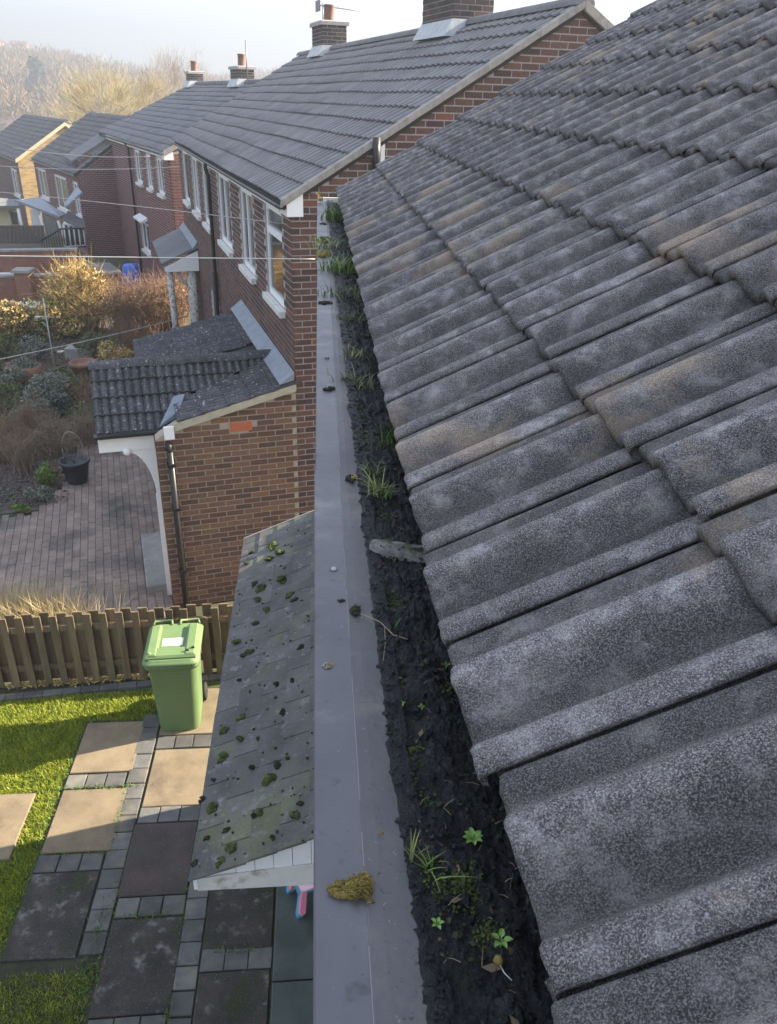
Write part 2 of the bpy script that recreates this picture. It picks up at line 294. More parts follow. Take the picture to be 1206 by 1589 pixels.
def sett(x0, x1, y0, y1):
    k = (round(x1-x0, 2), round(y1-y0, 2))
    lk('sett', unit_sett(k), pa, ((x0+x1)/2, (y0+y1)/2, random.uniform(-.004, .003)), random.uniform(-.02, .02))
y = 4.24
while y < 6.98: sett(-1.965, -1.78, y, y+.195); y += .2
y = 2.9
while y < 7.4: sett(-1.185, -1.01, y, y+.195); y += .2
for xs, xe_, y0 in [(-2.56, -1.98, 6.0), (-2.56, -1.98, 5.035), (-1.765, -1.19, 5.535), (-1.765, -1.19, 6.505), (-1.765, -1.19, 4.55), (-1.765, -1.19, 3.535), (-1.0, -.44, 4.035), (-1.0, -.44, 4.8), (-1.0, -.44, 5.8)]:
    n = 3; w = (xe_-xs)/n
    for i in range(n): sett(xs+i*w, xs+(i+1)*w, y0, y0+.19)
# concrete strip along the house wall, in two bays
tag(ob('concrete_strip', MB().rbox(-.43, .03, 3.915, 6.0, -.05, .055, .01), mat('green_stained_concrete', [(.3, (.045, .060, .055)), (.7, (.085, .10, .09))], 3, .8, .4, 90, patch=[((.045, .06, .04), 2.2, .5, .7)])), kind='structure')
tag(ob('concrete_strip', MB().rbox(-.43, .03, .5, 3.905, -.05, .05, .01), bpy.data.materials['green_stained_concrete']), kind='structure')
# mowing strip of pavers in front of the fence
ms = tag(ob('mowing_strip', MB().hexa([(-5.2, 7.20, -.05), (-1.0, 7.64, -.05), (-1.0, 7.80, -.05), (-5.2, 7.50, -.05), (-5.2, 7.20, .006), (-1.0, 7.64, .006), (-1.0, 7.80, .006), (-5.2, 7.50, .006)]), M['dirt']), kind='structure')
pv = MB().rbox(-.1, .1, -.05, .05, -.02, .03, .004).mesh('paver', M['sett'])
for i in range(20):
    x = -5.1+i*.203; lk('paver', pv, ms, (x, 7.415+(x+3.62)*.105, .006), .105)
# lawn blades (uncountable)
def in_lawn(x, y):
    if y > 7.355+(x+3.62)*.105: return False
    if -2.6 < x and y > 4.1: return y > 6.98 and x < -1.88
    if -2.0 < x: return False if x > -1.82 else y < 4.19
    if -3.46 < x < -2.79 and 5.17 < y < 5.98: return False
    return True
pts = []
while len(pts) < 150000:
    x = rng.uniform(-4.6, -1.8); yy = rng.uniform(3.2, 7.45)
    if in_lawn(x+rng.normal()*.02, yy+rng.normal()*.02): pts.append((x, yy))
pts = np.array(pts); n = len(pts)
def blades(name, pts, z0, hmin, hmax, wd_, lean, m, parent=None):
    n = len(pts); h = rng.uniform(hmin, hmax, n); a = rng.uniform(0, 6.283, n); ln_ = rng.uniform(0, lean, n)*h
    la = rng.uniform(0, 6.283, n); w2 = wd_*rng.uniform(.6, 1.3, n)
    z0 = np.broadcast_to(z0, (n,))
    p = np.zeros((n, 3, 3)); dx, dy = np.cos(a)*w2, np.sin(a)*w2
    p[:, 0] = np.c_[pts[:, 0]-dx, pts[:, 1]-dy, z0]; p[:, 1] = np.c_[pts[:, 0]+dx, pts[:, 1]+dy, z0]
    p[:, 2] = np.c_[pts[:, 0]+np.cos(la)*ln_, pts[:, 1]+np.sin(la)*ln_, z0+h]
    return npmesh(name, p.reshape(-1, 3), np.arange(3*n).reshape(n, 3), m, parent)
tag(blades('grass', pts, 0.0, .012, .045, .004, 1.2, M['lawn_blade']), 'short bright green lawn grass beside the garden slabs', 'grass', kind='stuff')
# weeds in the joints
wp = []
for (cx_, cy_, sx, sy, k) in [(-1.86, 4.5, .02, .1, 260), (-1.79, 4.75, .02, .2, 160), (-1.5, 4.56, .2, .02, 200), (-2.2, 6.01, .3, .012, 200), (-1.94, 5.6, .012, .3, 240), (-2.2, 5.99, .3, .01, 160), (-2.2, 5.22, .3, .012, 150), (-.75, 4.19, .14, .015, 160), (-1.18, 4.7, .015, .4, 120), (-2.6, 5.6, .03, .8, 500), (-1.19, 3.75, .02, .1, 120), (-1.83, 4.1, .06, .1, 300)]:
    wp.append(np.c_[rng.normal(cx_, sx, k), rng.normal(cy_, sy, k)])
tag(blades('joint_weeds', np.concatenate(wp), .02, .01, .04, .005, 1.5, M['blade']), 'fine green weeds growing in the joints of the slabs', 'weeds', kind='stuff')
# dry litter at the fence foot
k = 900; xx = rng.uniform(-3.6, -2.0, k)
tag(blades('leaf_litter', np.c_[xx, 7.50+(xx+5)*.075+rng.normal(0, .035, k)], .03, .008, .04, .012, 2.5, M['gold']), 'pale dry leaves along the foot of the picket fence', 'leaf litter', kind='stuff')

# ================================================================= OUR ROOF
XE, ZE, YV, PH = .146, CAMZ-.556, 5.72, math.radians(29.7)
GA, CV = .2975, .2
sl = Vector((math.cos(PH), 0, math.sin(PH))); nn = Vector((-math.sin(PH), 0, math.cos(PH)))
house = thing('house_roof', (XE, 0, ZE), 'near dark grey concrete tiled roof filling the right side above the gutter', 'roof')
def prof(t):    # height over the width, t from the far edge (0) to the near edge (.2)
    def sm(a, b, x): x = max(0, min(1, (x-a)/(b-a))); return x*x*(3-2*x)
    big = .021*sm(.046, .074, t)*(1-sm(.080, .134, t))
    small = .0155*sm(.155, .172, t)*(1-.35*sm(.184, .2, t))
    pan = .008*sm(.0015, .0075, t)*(1-sm(.09, .15, t))
    return big+small+pan-.006*(1-sm(.0015, .0075, t))
def tile_mesh(seed, na_=34, w=.2, chip=.0026):
    mb = MB(); xs = [0, .003, .009, .10, .2, .3, .39]; th = .0185; vs_ = []
    ts = [-.018, -.009]+[w*i/na_ for i in range(na_+1)]
    def row(x, dz, jit=1):
        return [(x+jit*chip*noise.noise(Vector((t*60, seed*9.1, x*20))), -t, prof(t)+dz+(.0008*noise.noise(Vector((t*30, x*9, seed*3.3))) if x > 0 else 0)) for t in ts]
    rows = [row(.006, 0), row(0, .003), row(0, th-.004)]+[row(xs[1], th-.001)]+[row(x, th, .3) for x in xs[2:]]
    for r_ in rows: vs_ += r_
    k = len(ts)
    mb.add(vs_, [(i*k+j, i*k+j+1, (i+1)*k+j+1, (i+1)*k+j) for i in range(len(rows)-1) for j in range(k-1)], True)
    # near edge: a short rounded lip with an open shadow gap below it; far edge closes the verge
    top_ = [rows[i][-1] for i in range(2, len(rows))]
    e1 = [(q[0], q[1]-.0012+.0006*noise.noise(Vector((q[0]*40, seed, 0))), q[2]-.0025) for q in top_]; e2 = [(q[0], q[1]-.0004, q[2]-.0055) for q in top_]; e3 = [(q[0], q[1]+.012, q[2]-.0058) for q in top_]
    m_ = len(top_); mb.add(top_+e1+e2+e3, [(a*m_+i, a*m_+i+1, (a+1)*m_+i+1, (a+1)*m_+i) for a in range(3) for i in range(m_-1)], False)
    tv = [rows[i][0] for i in range(2, len(rows))]; bv = [(q[0], q[1], q[2]-th-.003) for q in tv]
    mb.add(tv+bv, [(i, i+1, m_+i+1, m_+i) for i in range(m_-1)])
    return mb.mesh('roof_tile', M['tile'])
def roll_shading(m):     # crest light and channel shade painted into the colour, along with weathering
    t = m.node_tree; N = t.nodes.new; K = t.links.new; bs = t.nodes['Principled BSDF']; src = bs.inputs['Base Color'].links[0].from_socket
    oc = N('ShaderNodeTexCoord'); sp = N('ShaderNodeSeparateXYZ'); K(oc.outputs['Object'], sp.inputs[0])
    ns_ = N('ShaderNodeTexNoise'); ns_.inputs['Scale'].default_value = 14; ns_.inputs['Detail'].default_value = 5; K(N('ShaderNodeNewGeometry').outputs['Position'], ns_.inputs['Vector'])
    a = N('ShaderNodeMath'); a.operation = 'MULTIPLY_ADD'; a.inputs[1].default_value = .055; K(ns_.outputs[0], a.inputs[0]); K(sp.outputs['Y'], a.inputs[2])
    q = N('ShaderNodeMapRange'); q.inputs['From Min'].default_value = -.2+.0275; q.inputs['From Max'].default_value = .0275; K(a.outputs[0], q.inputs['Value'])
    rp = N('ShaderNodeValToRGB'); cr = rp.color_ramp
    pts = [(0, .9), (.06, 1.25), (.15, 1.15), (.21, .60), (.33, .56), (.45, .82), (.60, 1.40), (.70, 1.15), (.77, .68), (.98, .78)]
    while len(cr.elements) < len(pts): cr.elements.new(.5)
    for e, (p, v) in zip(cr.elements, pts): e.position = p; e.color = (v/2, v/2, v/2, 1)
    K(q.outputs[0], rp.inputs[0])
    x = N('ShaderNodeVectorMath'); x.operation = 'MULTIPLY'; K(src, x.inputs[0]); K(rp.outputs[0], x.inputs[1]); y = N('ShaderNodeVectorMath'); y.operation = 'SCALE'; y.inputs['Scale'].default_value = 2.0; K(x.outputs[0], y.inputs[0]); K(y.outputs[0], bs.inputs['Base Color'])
M['tile_far_off'] = M['tile'].copy(); roll_shading(M['tile'])
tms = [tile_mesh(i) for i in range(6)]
tilt = math.radians(4.3)
def roof_mat(c, j, ds=0, dn=0, rot=0):     # course c, column j counted from the verge
    o_ = sl*(c*GA+ds)+nn*(dn)+Vector((0, YV-j*CV, 0))
    a = PH-tilt; X = Vector((math.cos(a), 0, math.sin(a))); Z = Vector((-math.sin(a), 0, math.cos(a))); Y = Vector((0, 1, 0))
    R_ = Matrix((X, Y, Z)).transposed().to_4x4(); return Matrix.Translation(o_) @ R_ @ Matrix.Rotation(rot, 4, 'Z')
def seen(c, j):
    if j > 27+3: return False
    p = Vector((XE, 0, ZE))+sl*(c*GA+.15)+Vector((0, YV-j*CV-.1, 0))-Vector((0, 0, CAMZ))
    z = p.dot(CW)
    if z < .08: return False
    u_, v_ = p.dot(CR)/z*F_PX, p.dot(CU)/z*F_PX
    m_ = 130+150/z
    return abs(u_) < 603+m_ and abs(v_) < 795+m_
cand = []; rest = []
for c in range(15):
    for j in range(46):
        (cand if seen(c, j) else rest).append((c, j))
cand.sort(key=lambda q: (Vector((XE, 0, ZE-CAMZ))+sl*(q[0]*GA)+Vector((0, YV-q[1]*CV, 0))).length)
rest += cand[300:]; cand = cand[:300]
for (c, j) in cand:
    ds = random.gauss(0, .0022); dn = random.gauss(0, .0006)
    if c == 0 and j == 26: ds = .0165; dn = -.001           # the slipped tile by the gutter
    if c == 0 and j == 27: ds = .010
    if c == 1 and j == 22: ds = -.004
    if c == 1 and j == 24: ds = .009
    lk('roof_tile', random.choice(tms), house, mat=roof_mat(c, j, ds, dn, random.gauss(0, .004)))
# hidden and off-frame tiles of the same slope, joined
lo = tile_mesh(9, 12); loV = np.array([v.co[:] for v in lo.vertices]); loF = [tuple(p.vertices) for p in lo.polygons]
VV = []; FF = []
for (c, j) in rest:
    m4 = np.array(roof_mat(c, j)); b = len(VV)*len(loV); VV.append(loV @ m4[:3, :3].T+m4[:3, 3]); FF += [tuple(i+b for i in f) for f in loF]
tag(npmesh('roof_tiles', np.concatenate(VV), FF, M['tile_far_off'], house, True), kind='stuff')
# the deck under the tiles, ridge, far slope, verge
RX = 4.2; RS = RX/math.cos(PH)
dk = MB()
def rp_(s, y, n_): q = sl*s+nn*n_; return (q.x, y, q.z)
dk.hexa([rp_(.05, YV-.012, -.06), rp_(.05, -4, -.06), rp_(RS, -4, -.06), rp_(RS, YV-.012, -.06), rp_(.05, YV-.012, -.018), rp_(.05, -4, -.018), rp_(RS, -4, -.018), rp_(RS, YV-.012, -.018)])
top = sl*RS
dk.hexa([(top.x, YV-.01, top.z-.06), (top.x+RX, YV-.01, top.z-.06-RX*math.tan(PH)), (top.x+RX, -4, top.z-.06-RX*math.tan(PH)), (top.x, -4, top.z-.06),
         (top.x, YV-.01, top.z+.02), (top.x+RX, YV-.01, top.z+.02-RX*math.tan(PH)), (top.x+RX, -4, top.z+.02-RX*math.tan(PH)), (top.x, -4, top.z+.02)])
ob('roof_deck', dk, M['felt'], house)
vg = MB()
for c in range(15):     # light undercloak edge showing under each course at the verge
    a = rp_(c*GA+.0, 0, -.012+.012); s0_, s1_ = c*GA, (c+1)*GA
    for (sa, sb) in [(s0_+.004, s1_-.012)]:
        za, zb = .000, -.016
        vg.hexa([rp_(sa, YV+.006, za-.03), rp_(sa, YV+.001, za-.03), rp_(sb, YV+.001, zb-.03), rp_(sb, YV+.006, zb-.03), rp_(sa, YV+.006, za+.012), rp_(sa, YV+.001, za+.012), rp_(sb, YV+.001, zb+.012), rp_(sb, YV+.006, zb+.012)])
ob('verge_edge', vg, M['mortar_verge'], house)
rd = MB()
for i in range(20):
    y0 = YV-i*.45; rd.add([], [])
    ps = [(top.x+.13*math.cos(t), 0, top.z+.0+.13*math.sin(t)*.75) for t in [math.pi*k/8 for k in range(9)]]
    vs_ = [(p[0], y0, p[2]) for p in ps]+[(p[0], y0-.445, p[2]) for p in ps]
    rd.add(vs_, [(k, k+1, k+10, k+9) for k in range(8)], True)
ob('ridge_tiles', rd, M['tile_far_off'], house)
# walls of our house
hw = thing('house_wall', (0, 0, 0), 'brick side and end wall of the near house below the gutter', 'house')
ob('wall', MB().box(.05, 8.4, -4, 5.66, 0, 5.36), M['mortar_d'], hw)
ob('gable', MB().prism([(.16, 5.37), (8.3, 5.37), (XE+RX, ZE+RX*math.tan(PH)-.12)], 1, 5.5, 5.66), M['mortar_d'], hw)
ob('side_wall', MB().box(.052, 2.4, 5.67, 6.03, 0, 2.9), M['mortar_d'], hw)

# ================================================================= THE GUTTER
CZ = CAMZ-.60
gut = thing('box_gutter', (0, 0, 0), 'grey aluminium capped box gutter running up the middle along the eave', 'gutter')
YS = [-.9, 1.348, 3.28, 4.62, 5.84]
def xin(y): return .0665+.0016*noise.noise(Vector((y*9, 0, 0)))
for i in range(4):
    a, b = YS[i]+.0006, YS[i+1]-.0006; dz = (0, -.0012, .0008, 0)[i]; dx = (0, .0015, 0, .001)[i]
    f0, f1 = (.0335, .0335) if i == 0 else (.040, .046) if i == 1 else (.048, .052)
    f0, f1 = (.031, .034) if i == 0 else (.036, .047) if i == 1 else (.048, .053) if i == 2 else (.052, .056)
    lft = [(a, -.0105+dx), (b, (-.0085 if i == 0 else 0.0 if i == 1 else .003 if i == 2 else .010)+dx)]
    l0 = (-.0125, -.0105, -.001, .002, .008)[i]; l1 = (-.0105, -.001, .002, .008, .010)[i]
    n = 14; mb = MB(); sec = []
    for k in range(n+1):
        t = k/n; y = a+(b-a)*t; L_ = l0+(l1-l0)*t+dx; Fo = f0+(f1-f0)*t; w_ = .0004*noise.noise(Vector((y*5, 3, i)))
        z = CZ+dz+w_
        sec.append([(L_, y, z-.075), (L_, y, z-.0015), (L_+.0016, y, z), (Fo-.0012, y, z+.0004), (Fo, y, z+.0008), (Fo+.0012, y, z+.0003)])
    vs_ = [p for s_ in sec for p in s_]; m_ = 6
    mb.add(vs_, [(q*m_+j, q*m_+j+1, (q+1)*m_+j+1, (q+1)*m_+j) for q in range(n) for j in range(m_-1)], False)
    if i == 0: mb.add([sec[-1][1], sec[-1][4], (sec[-1][4][0], b, CZ-.01), (sec[-1][1][0], b, CZ-.01)], [(0, 1, 2, 3)])
    cp = ob('capping', mb, M['cap'], gut)
    mb = MB(); sec = []
    for k in range(n+1):
        t = k/n; y = a+(b-a)*t; Fo = f0+(f1-f0)*t+.0013
        z = CZ+dz+.0003
        sec.append([(Fo, y, z), (Fo+.012, y, z-.0016), (.078, y, z-.009), (.079, y, z-.04)])
    vs_ = [p for s_ in sec for p in s_]
    mb.add(vs_, [(q*4+j, q*4+j+1, (q+1)*4+j+1, (q+1)*4+j) for q in range(n) for j in range(3)], False)
    ob('inner_flange', mb, M['capin'], gut)
# highlight on the fold, put in as a paler raised line
mb = MB()
for i in range(3):
    f0, f1 = ((.031, .034), (.036, .047), (.048, .053))[i]; a, b = YS[i]+.002, YS[i+1]-.002; n = 60; last = None
    for k in range(n):
        if noise.noise(Vector((k*.35, i, 0))) < -.08: continue
        t0, t1 = k/n, (k+1)/n
        mb.hexa([(f0+(f1-f0)*t0-.0006, a+(b-a)*t0, CZ+.0006), (f0+(f1-f0)*t0+.0006, a+(b-a)*t0, CZ+.0006), (f0+(f1-f0)*t1+.0006, a+(b-a)*t1, CZ+.0006), (f0+(f1-f0)*t1-.0006, a+(b-a)*t1, CZ+.0006),
                 (f0+(f1-f0)*t0-.0003, a+(b-a)*t0, CZ+.0015), (f0+(f1-f0)*t0+.0003, a+(b-a)*t0, CZ+.0015), (f0+(f1-f0)*t1+.0003, a+(b-a)*t1, CZ+.0015), (f0+(f1-f0)*t1-.0003, a+(b-a)*t1, CZ+.0015)])
tag(ob('fold_highlight', mb, mat('highlight_aluminium', [(0, (.15, .15, .165)), (1, (.22, .22, .235))], 60, .5), gut), kind='stuff')
ob('trough', MB().box(.075, .36, -.9, 5.80, CZ-.16, CZ-.07), M['sealant'], gut)
ob('fascia', MB().box(.262, .29, -.9, 5.70, CZ-.2, CZ+.045), M['felt'], gut)
ob('end_cap', MB().box(.008, .17, 5.845, 5.862, CZ-.12, CZ+.010), M['paintw'], gut)
q = gz(518, 883, CZ+.0005)
ob('screw', MB().lathe([(0, .003), (.0022, .0028), (.004, .0016), (.0045, 0)], 12, q), M['metalp'], gut)
ob('screw', MB().lathe([(.0045, .0003), (.0068, .0003)], 12, q), M['capin'], gut)
for yy in (3.0, 4.4): ob('screw', MB().lathe([(0, .003), (.0022, .0028), (.004, .0016), (.0045, 0)], 8, (.02, yy, CZ)), M['metalp'], gut)
# grey strap lying across the trough
p0, p1, p2, p3 = gz(568, 884, CZ-.004), gz(655, 874, CZ-.002), gz(655, 862, CZ), gz(600, 868, CZ)
mb = MB(); n = 22; A = []
for i in range(n+1):
    t = i/n; x = .072+t*.092; yy = 1.062-.010*t+.004*math.sin(t*4); h = .004+.003*math.sin(t*5+1)+.002*noise.noise(Vector((t*14, 2, 0))); w_ = (.0115+.004*noise.noise(Vector((t*9, 5, 0))))*min(1, .35+t*5, .25+(1-t)*7)
    A += [(x, yy-w_-.004, CZ-.020+h*.4), (x, yy-w_, CZ-.009+h), (x, yy-w_*.3, CZ-.003+h+.0012*noise.noise(Vector((t*22, 1, 0)))), (x, yy+w_*.6, CZ-.002+h), (x, yy+w_, CZ-.012)]
mb.add(A, [(i*5+j, i*5+j+1, (i+1)*5+j+1, (i+1)*5+j) for i in range(n) for j in range(4)], True)
ob('strap', mb, mat('mossy_board', [(.3, (.11, .105, .10)), (.7, (.25, .235, .22))], 60, .9, .8, 200, bdist=.003, patch=[((.05, .06, .02), 40, .50, .62), ((.02, .02, .02), 70, .55, .64)]), gut)
# silt: displaced sheet with a ragged edge spilling on to the flange
nx, ny = 84, 900; Vs = []
y = .18; ys = []
while y < 5.83: ys.append(y); y += .0022+.0016*(y-.18)
def edge(y):
    e = .0735-.012*max(0, noise.noise(Vector((y*11, 1, 0))))-.010*max(0, noise.noise(Vector((y*29, 4, 0)))-.1)-.003*noise.noise(Vector((y*80, 4, 0)))
    e -= .005*max(0, min(1, (y-.42)/.2))
    if y > 2.2: e -= min(.010, (y-2.2)*.004)
    return e
def silt_z(x, y):
    t = (x-.07)/.12
    z = CZ-.014-.016*min(1, max(0, (t-.35)))+.008*noise.noise(Vector((x*28, y*18, 0)))+.008*abs(noise.noise(Vector((x*70, y*50, 2))))+.006*abs(noise.noise(Vector((x*170, y*130, 5))))+.0032*noise.noise(Vector((x*400, y*340, 5)))-.003
    if y > 2.0: z += min(.012, (y-2.0)*.006)*(1-t*.6)
    return z
for y in ys:
    e = edge(y)
    for i in range(nx):
        t = i/(nx-1); x = e+t*(.262-e)
        z = silt_z(x, y)
        fl = CZ-.0005-max(0, (x-.045))*.24
        if t < .12: z = fl+.0005+(max(z, fl+.0012)-fl)*min(1, t/.05)
        Vs.append((x, y, z))
ny = len(ys); Fs = [(i*nx+j, i*nx+j+1, (i+1)*nx+j+1, (i+1)*nx+j) for i in range(ny-1) for j in range(nx-1)]
tag(npmesh('silt', Vs, Fs, M['muck'], None, True), 'wet black silt and rotted debris filling the gutter', 'silt', kind='stuff')
# moss cushions and crumbs on the silt
def crumbs(name, pts, r0, r1, m, flat=.6):
    mb = MB()
    for i, p in enumerate(pts):
        r = random.uniform(r0, r1); mb.blob(p, (r*random.uniform(.6, 1.3), r*random.uniform(.6, 1.3), r*flat), i, 7, 5, 1.3, 2.6)
    return ob(name, mb, m)
ps = []
for i in range(900):
    y = .3+5.4*random.random()**1.7; x = random.uniform(.08, .2); ps.append((x, y, silt_z(x, y)+.0005))
cl_ = []
for i in range(1500):
    y = .3+5.4*random.random()**1.6; x = random.uniform(.071, .215)
    if noise.noise(Vector((x*20, y*7, 9))) > -.12: cl_.append((x, y, silt_z(x, y)-.0005))
for i in range(1500):
    y = .3+5.3*random.random()**1.7; x = edge(y)+random.uniform(.0005, .016); cl_.append((x, y, CZ-.0005-max(0, x-.045)*.24-random.uniform(.0005, .002)))
tag(crumbs('clods', cl_, .0016, .0058, M['muck'], .75), 'wet black clods of rotted leaf mould lumped along the gutter', 'leaf mould', kind='stuff')
mb = MB()
for i in range(300):
    y = .3+5.2*random.random()**1.6; x = random.uniform(.076, .21); a = random.uniform(0, 3.14); L_ = random.uniform(.004, .016); z = silt_z(x, y)+.002
    p = Vector((x, y, z)); d = Vector((math.cos(a), math.sin(a), random.gauss(0, .25)))*L_; mb.tube([p, p+d*.5+Vector((0, 0, .0015)), p+d], .0004, 3, .0002, cap=False)
tag(ob('plant_fibres', mb, M['twig']), 'thin pale dead stems and roots lying on the silt', 'litter', kind='stuff')
mb = MB()
for i in range(70):
    y = .3+5.2*random.random()**1.5; x = random.uniform(.078, .20); a = random.uniform(0, 6.28); L_ = random.uniform(.003, .009); z = silt_z(x, y)+.002; c, s_ = math.cos(a)*L_, math.sin(a)*L_
    mb.add([(x-c, y-s_, z), (x-s_*.4, y+c*.4, z+.002*random.random()), (x+c, y+s_, z+.002*random.random()), (x+s_*.4, y-c*.4, z)], [(0, 1, 2, 3)])
tag(ob('dead_leaves', mb, mat('rotting_leaf', [(.3, (.05, .035, .02)), (.7, (.16, .11, .06))], 50, .7, island=.4)), 'small brown rotting leaf scraps lying on the silt', 'litter', kind='stuff')
tag(crumbs('debris', ps, .0008, .0032, M['moss_d']), 'small dark crumbs of moss and grit scattered in the gutter', 'debris', kind='stuff')
def silt_pt(px, py):
    p = gz(px, py, CZ-.015); p.z = silt_z(p.x, p.y); return p
mossy = []
for (px, py, k, sp) in [(583, 905, 90, .008), (600, 925, 80, .008), (556, 640, 90, .02), (580, 740, 90, .012), (590, 800, 60, .010), (548, 530, 120, .03), (640, 1170, 60, .006), (615, 1060, 50, .006), (700, 1060, 30, .005), (660, 1240, 60, .007), (760, 1440, 70, .005), (650, 1400, 60, .006), (720, 1375, 260, .008), (690, 1385, 120, .007), (650, 1345, 90, .005), (640, 1290, 30, .006), (640, 1190, 40, .008), (640, 1210, 30, .006), (612, 940, 60, .009), (575, 880, 30, .005), (570, 560, 80, .02), (545, 490, 110, .03), (610, 1110, 20, .006), (750, 1450, 30, .006), (560, 600, 60, .02), (605, 680, 40, .01), (520, 340, 120, .05), (530, 400, 120, .05), (660, 1360, 40, .008)]:
    c = silt_pt(px, py)
    for i in range(k):
        x, y = c.x+random.gauss(0, sp), c.y+random.gauss(0, sp*1.3)
        if x > .07: mossy.append((x, y, silt_z(x, y)+.0008))
tag(crumbs('gutter_moss', mossy, .0007, .0019, M['moss'], .8), 'low green moss patches growing on the silt in the gutter', 'moss', kind='stuff')

# tufts, seedlings
def tuft(name, label, p, n, h, spread, m, cat='grass tuft', lean=.7, w=.0009, az=None, group=None):
    mb = MB()
    for i in range(n):
        a = random.uniform(0, 6.283) if az is None else az+random.gauss(0, .7); hh = h*random.uniform(.5, 1.1); le = lean*random.uniform(.3, 1.2)
        b = Vector((random.gauss(0, spread), random.gauss(0, spread), -.002)); d = Vector((math.cos(a), math.sin(a), 0)); s_ = Vector((-d.y, d.x, 0))
        pv_ = []
        for k in range(6):
            t = k/5; c = b+d*(hh*le*t*t)+Vector((0, 0, hh*(t-.25*le*t*t))); ww = w*(1-t)**.7+.00008
            pv_ += [c-s_*ww, c+s_*ww]
        mb.add(pv_, [(2*k, 2*k+1, 2*k+3, 2*k+2) for k in range(5)])
    o = ob(name, mb, m); o.location = p; return tag(o, label, cat, group)
def rosette(label, p, n, r, stem=0, m='leafg', cat='seedling'):
    root = thing('seedling', p, label, cat)
    for i in range(n):
        a = 6.283*i/n+random.uniform(-.15, .15); mb = MB(); L_ = r*random.uniform(.85, 1.1); W_ = L_*.26; pv_ = []
        for k in range(6):
            t = k/5; ww = W_*math.sin(math.pi*min(1, (t*.85+.12)))**.8*(.25 if t < .3 else 1); z = .002+stem+L_*.35*math.sin(t*2.2)
            pv_ += [(L_*t, -ww, z+.001), (L_*t, 0, z), (L_*t, ww, z+.001)]
        mb.add(pv_, [(3*k+j, 3*k+j+1, 3*k+j+4, 3*k+j+3) for k in range(5) for j in range(2)], True)
        o = ob('leaf', mb, M[m], root); o.rotation_euler[2] = a
    ob('stem', MB().tube([(0, 0, -.004), (0.001, 0, .002+stem)], .0007, 5), M[m], root)
    return root
tuft('grass_tuft', 'tall pale green grass tuft near the bottom of the gutter', silt_pt(638, 1345), 11, .040, .0016, M['blade_y'], lean=.35, w=.0011)
tuft('grass_tuft', 'low spreading grass tuft right of the tall pale one', silt_pt(668, 1358), 15, .026, .004, M['blade'], lean=1.3, w=.0009)
tuft('grass_tuft', 'thin grass shoots beside the twig near the strap', silt_pt(613, 972), 8, .022, .002, M['blade'], lean=.8, w=.0008)
tuft('grass_tuft', 'large arching grass tuft just below the capping joint', silt_pt(585, 770), 26, .055, .008, M['blade_y'], lean=1.2, w=.0011)
tuft('grass_tuft', 'bright green grass clump beside the arching tuft by the roof', silt_pt(600, 776), 22, .04, .006, M['blade'], lean=1.2, w=.0012)
tuft('grass_tuft', 'dark green weed tuft against the tile edge halfway up', silt_pt(607, 685), 22, .05, .010, M['blade'], lean=.8, w=.0014)
tuft('grass_tuft', 'straggling green tuft on the silt above the arching tuft', silt_pt(578, 735), 16, .035, .008, M['blade'], lean=1.2, w=.001)
tuft('grass_tuft', 'dull green tuft hugging the inner edge in the upper gutter', silt_pt(548, 600), 40, .045, .03, M['olive'], lean=1.1, w=.0016)
tuft('grass_tuft', 'dark olive tuft between the second grass clump and pellet', silt_pt(535, 465), 70, .055, .05, M['olive'], lean=1.0, w=.0022)
tuft('grass_tuft', 'bushy bright green grass clump at the far gutter end', silt_pt(524, 345), 130, .10, .045, M['blade'], lean=.8, w=.003)
tuft('grass_tuft', 'second green grass clump from the far gutter end', silt_pt(527, 425), 110, .08, .04, M['blade'], lean=.9, w=.0025)
tuft('grass_tuft', 'pale clump of grass lying over the far capping', gz(505, 385, CZ+.0), 70, .07, .035, M['blade_y'], lean=1.4, w=.002)
tuft('grass_tuft', 'dark mossy tuft beside the fifth capping stain', silt_pt(540, 500), 60, .04, .03, M['olive'], lean=1.1, w=.0018)
tuft('grass_tuft', 'yellow dead sprout standing on the white end cap', gz(497, 312, CZ+.01), 14, .07, .012, M['moss_y'], lean=.5, w=.003)
tuft('grass_tuft', 'sparse straw coloured shoots by the upper gutter silt', silt_pt(545, 555), 30, .035, .02, M['blade_y'], lean=1.2, w=.0012)
rosette('bright green eight leaved rosette seedling on black silt', silt_pt(735, 1297), 8, .0105, .003)
rosette('small two tone green seedling low in the gutter left of centre', silt_pt(678, 1444), 5, .006, .002)
rosette('tiny pale seedling beside the dark slipped tile', silt_pt(692, 1036), 4, .006, .002, 'bright')
rosette('tiny bright seedling below the twig in the gutter', silt_pt(622, 1097), 5, .006, .002)
rosette('faint small seedling right of the bright one', silt_pt(654, 1098), 4, .005, .002, 'bright')
rosette('pale small seedling above the pair in the gutter', silt_pt(616, 1056), 5, .006, .002, 'bright')
sx = rosette('sprouting seedling with a brown seed case at bottom of gutter', silt_pt(776, 1470), 5, .009, .006)
ob('seed_case', MB().blob((-.004, -.012, .002), (.0042, .0042, .0042), 3, 12, 8, .15), M['moss_y'], sx)
ob('root', MB().tube([(-.004, -.014, .002), (-.001, -.022, .001), (.004, -.028, 0)], .0005, 4), M['rope'], sx)
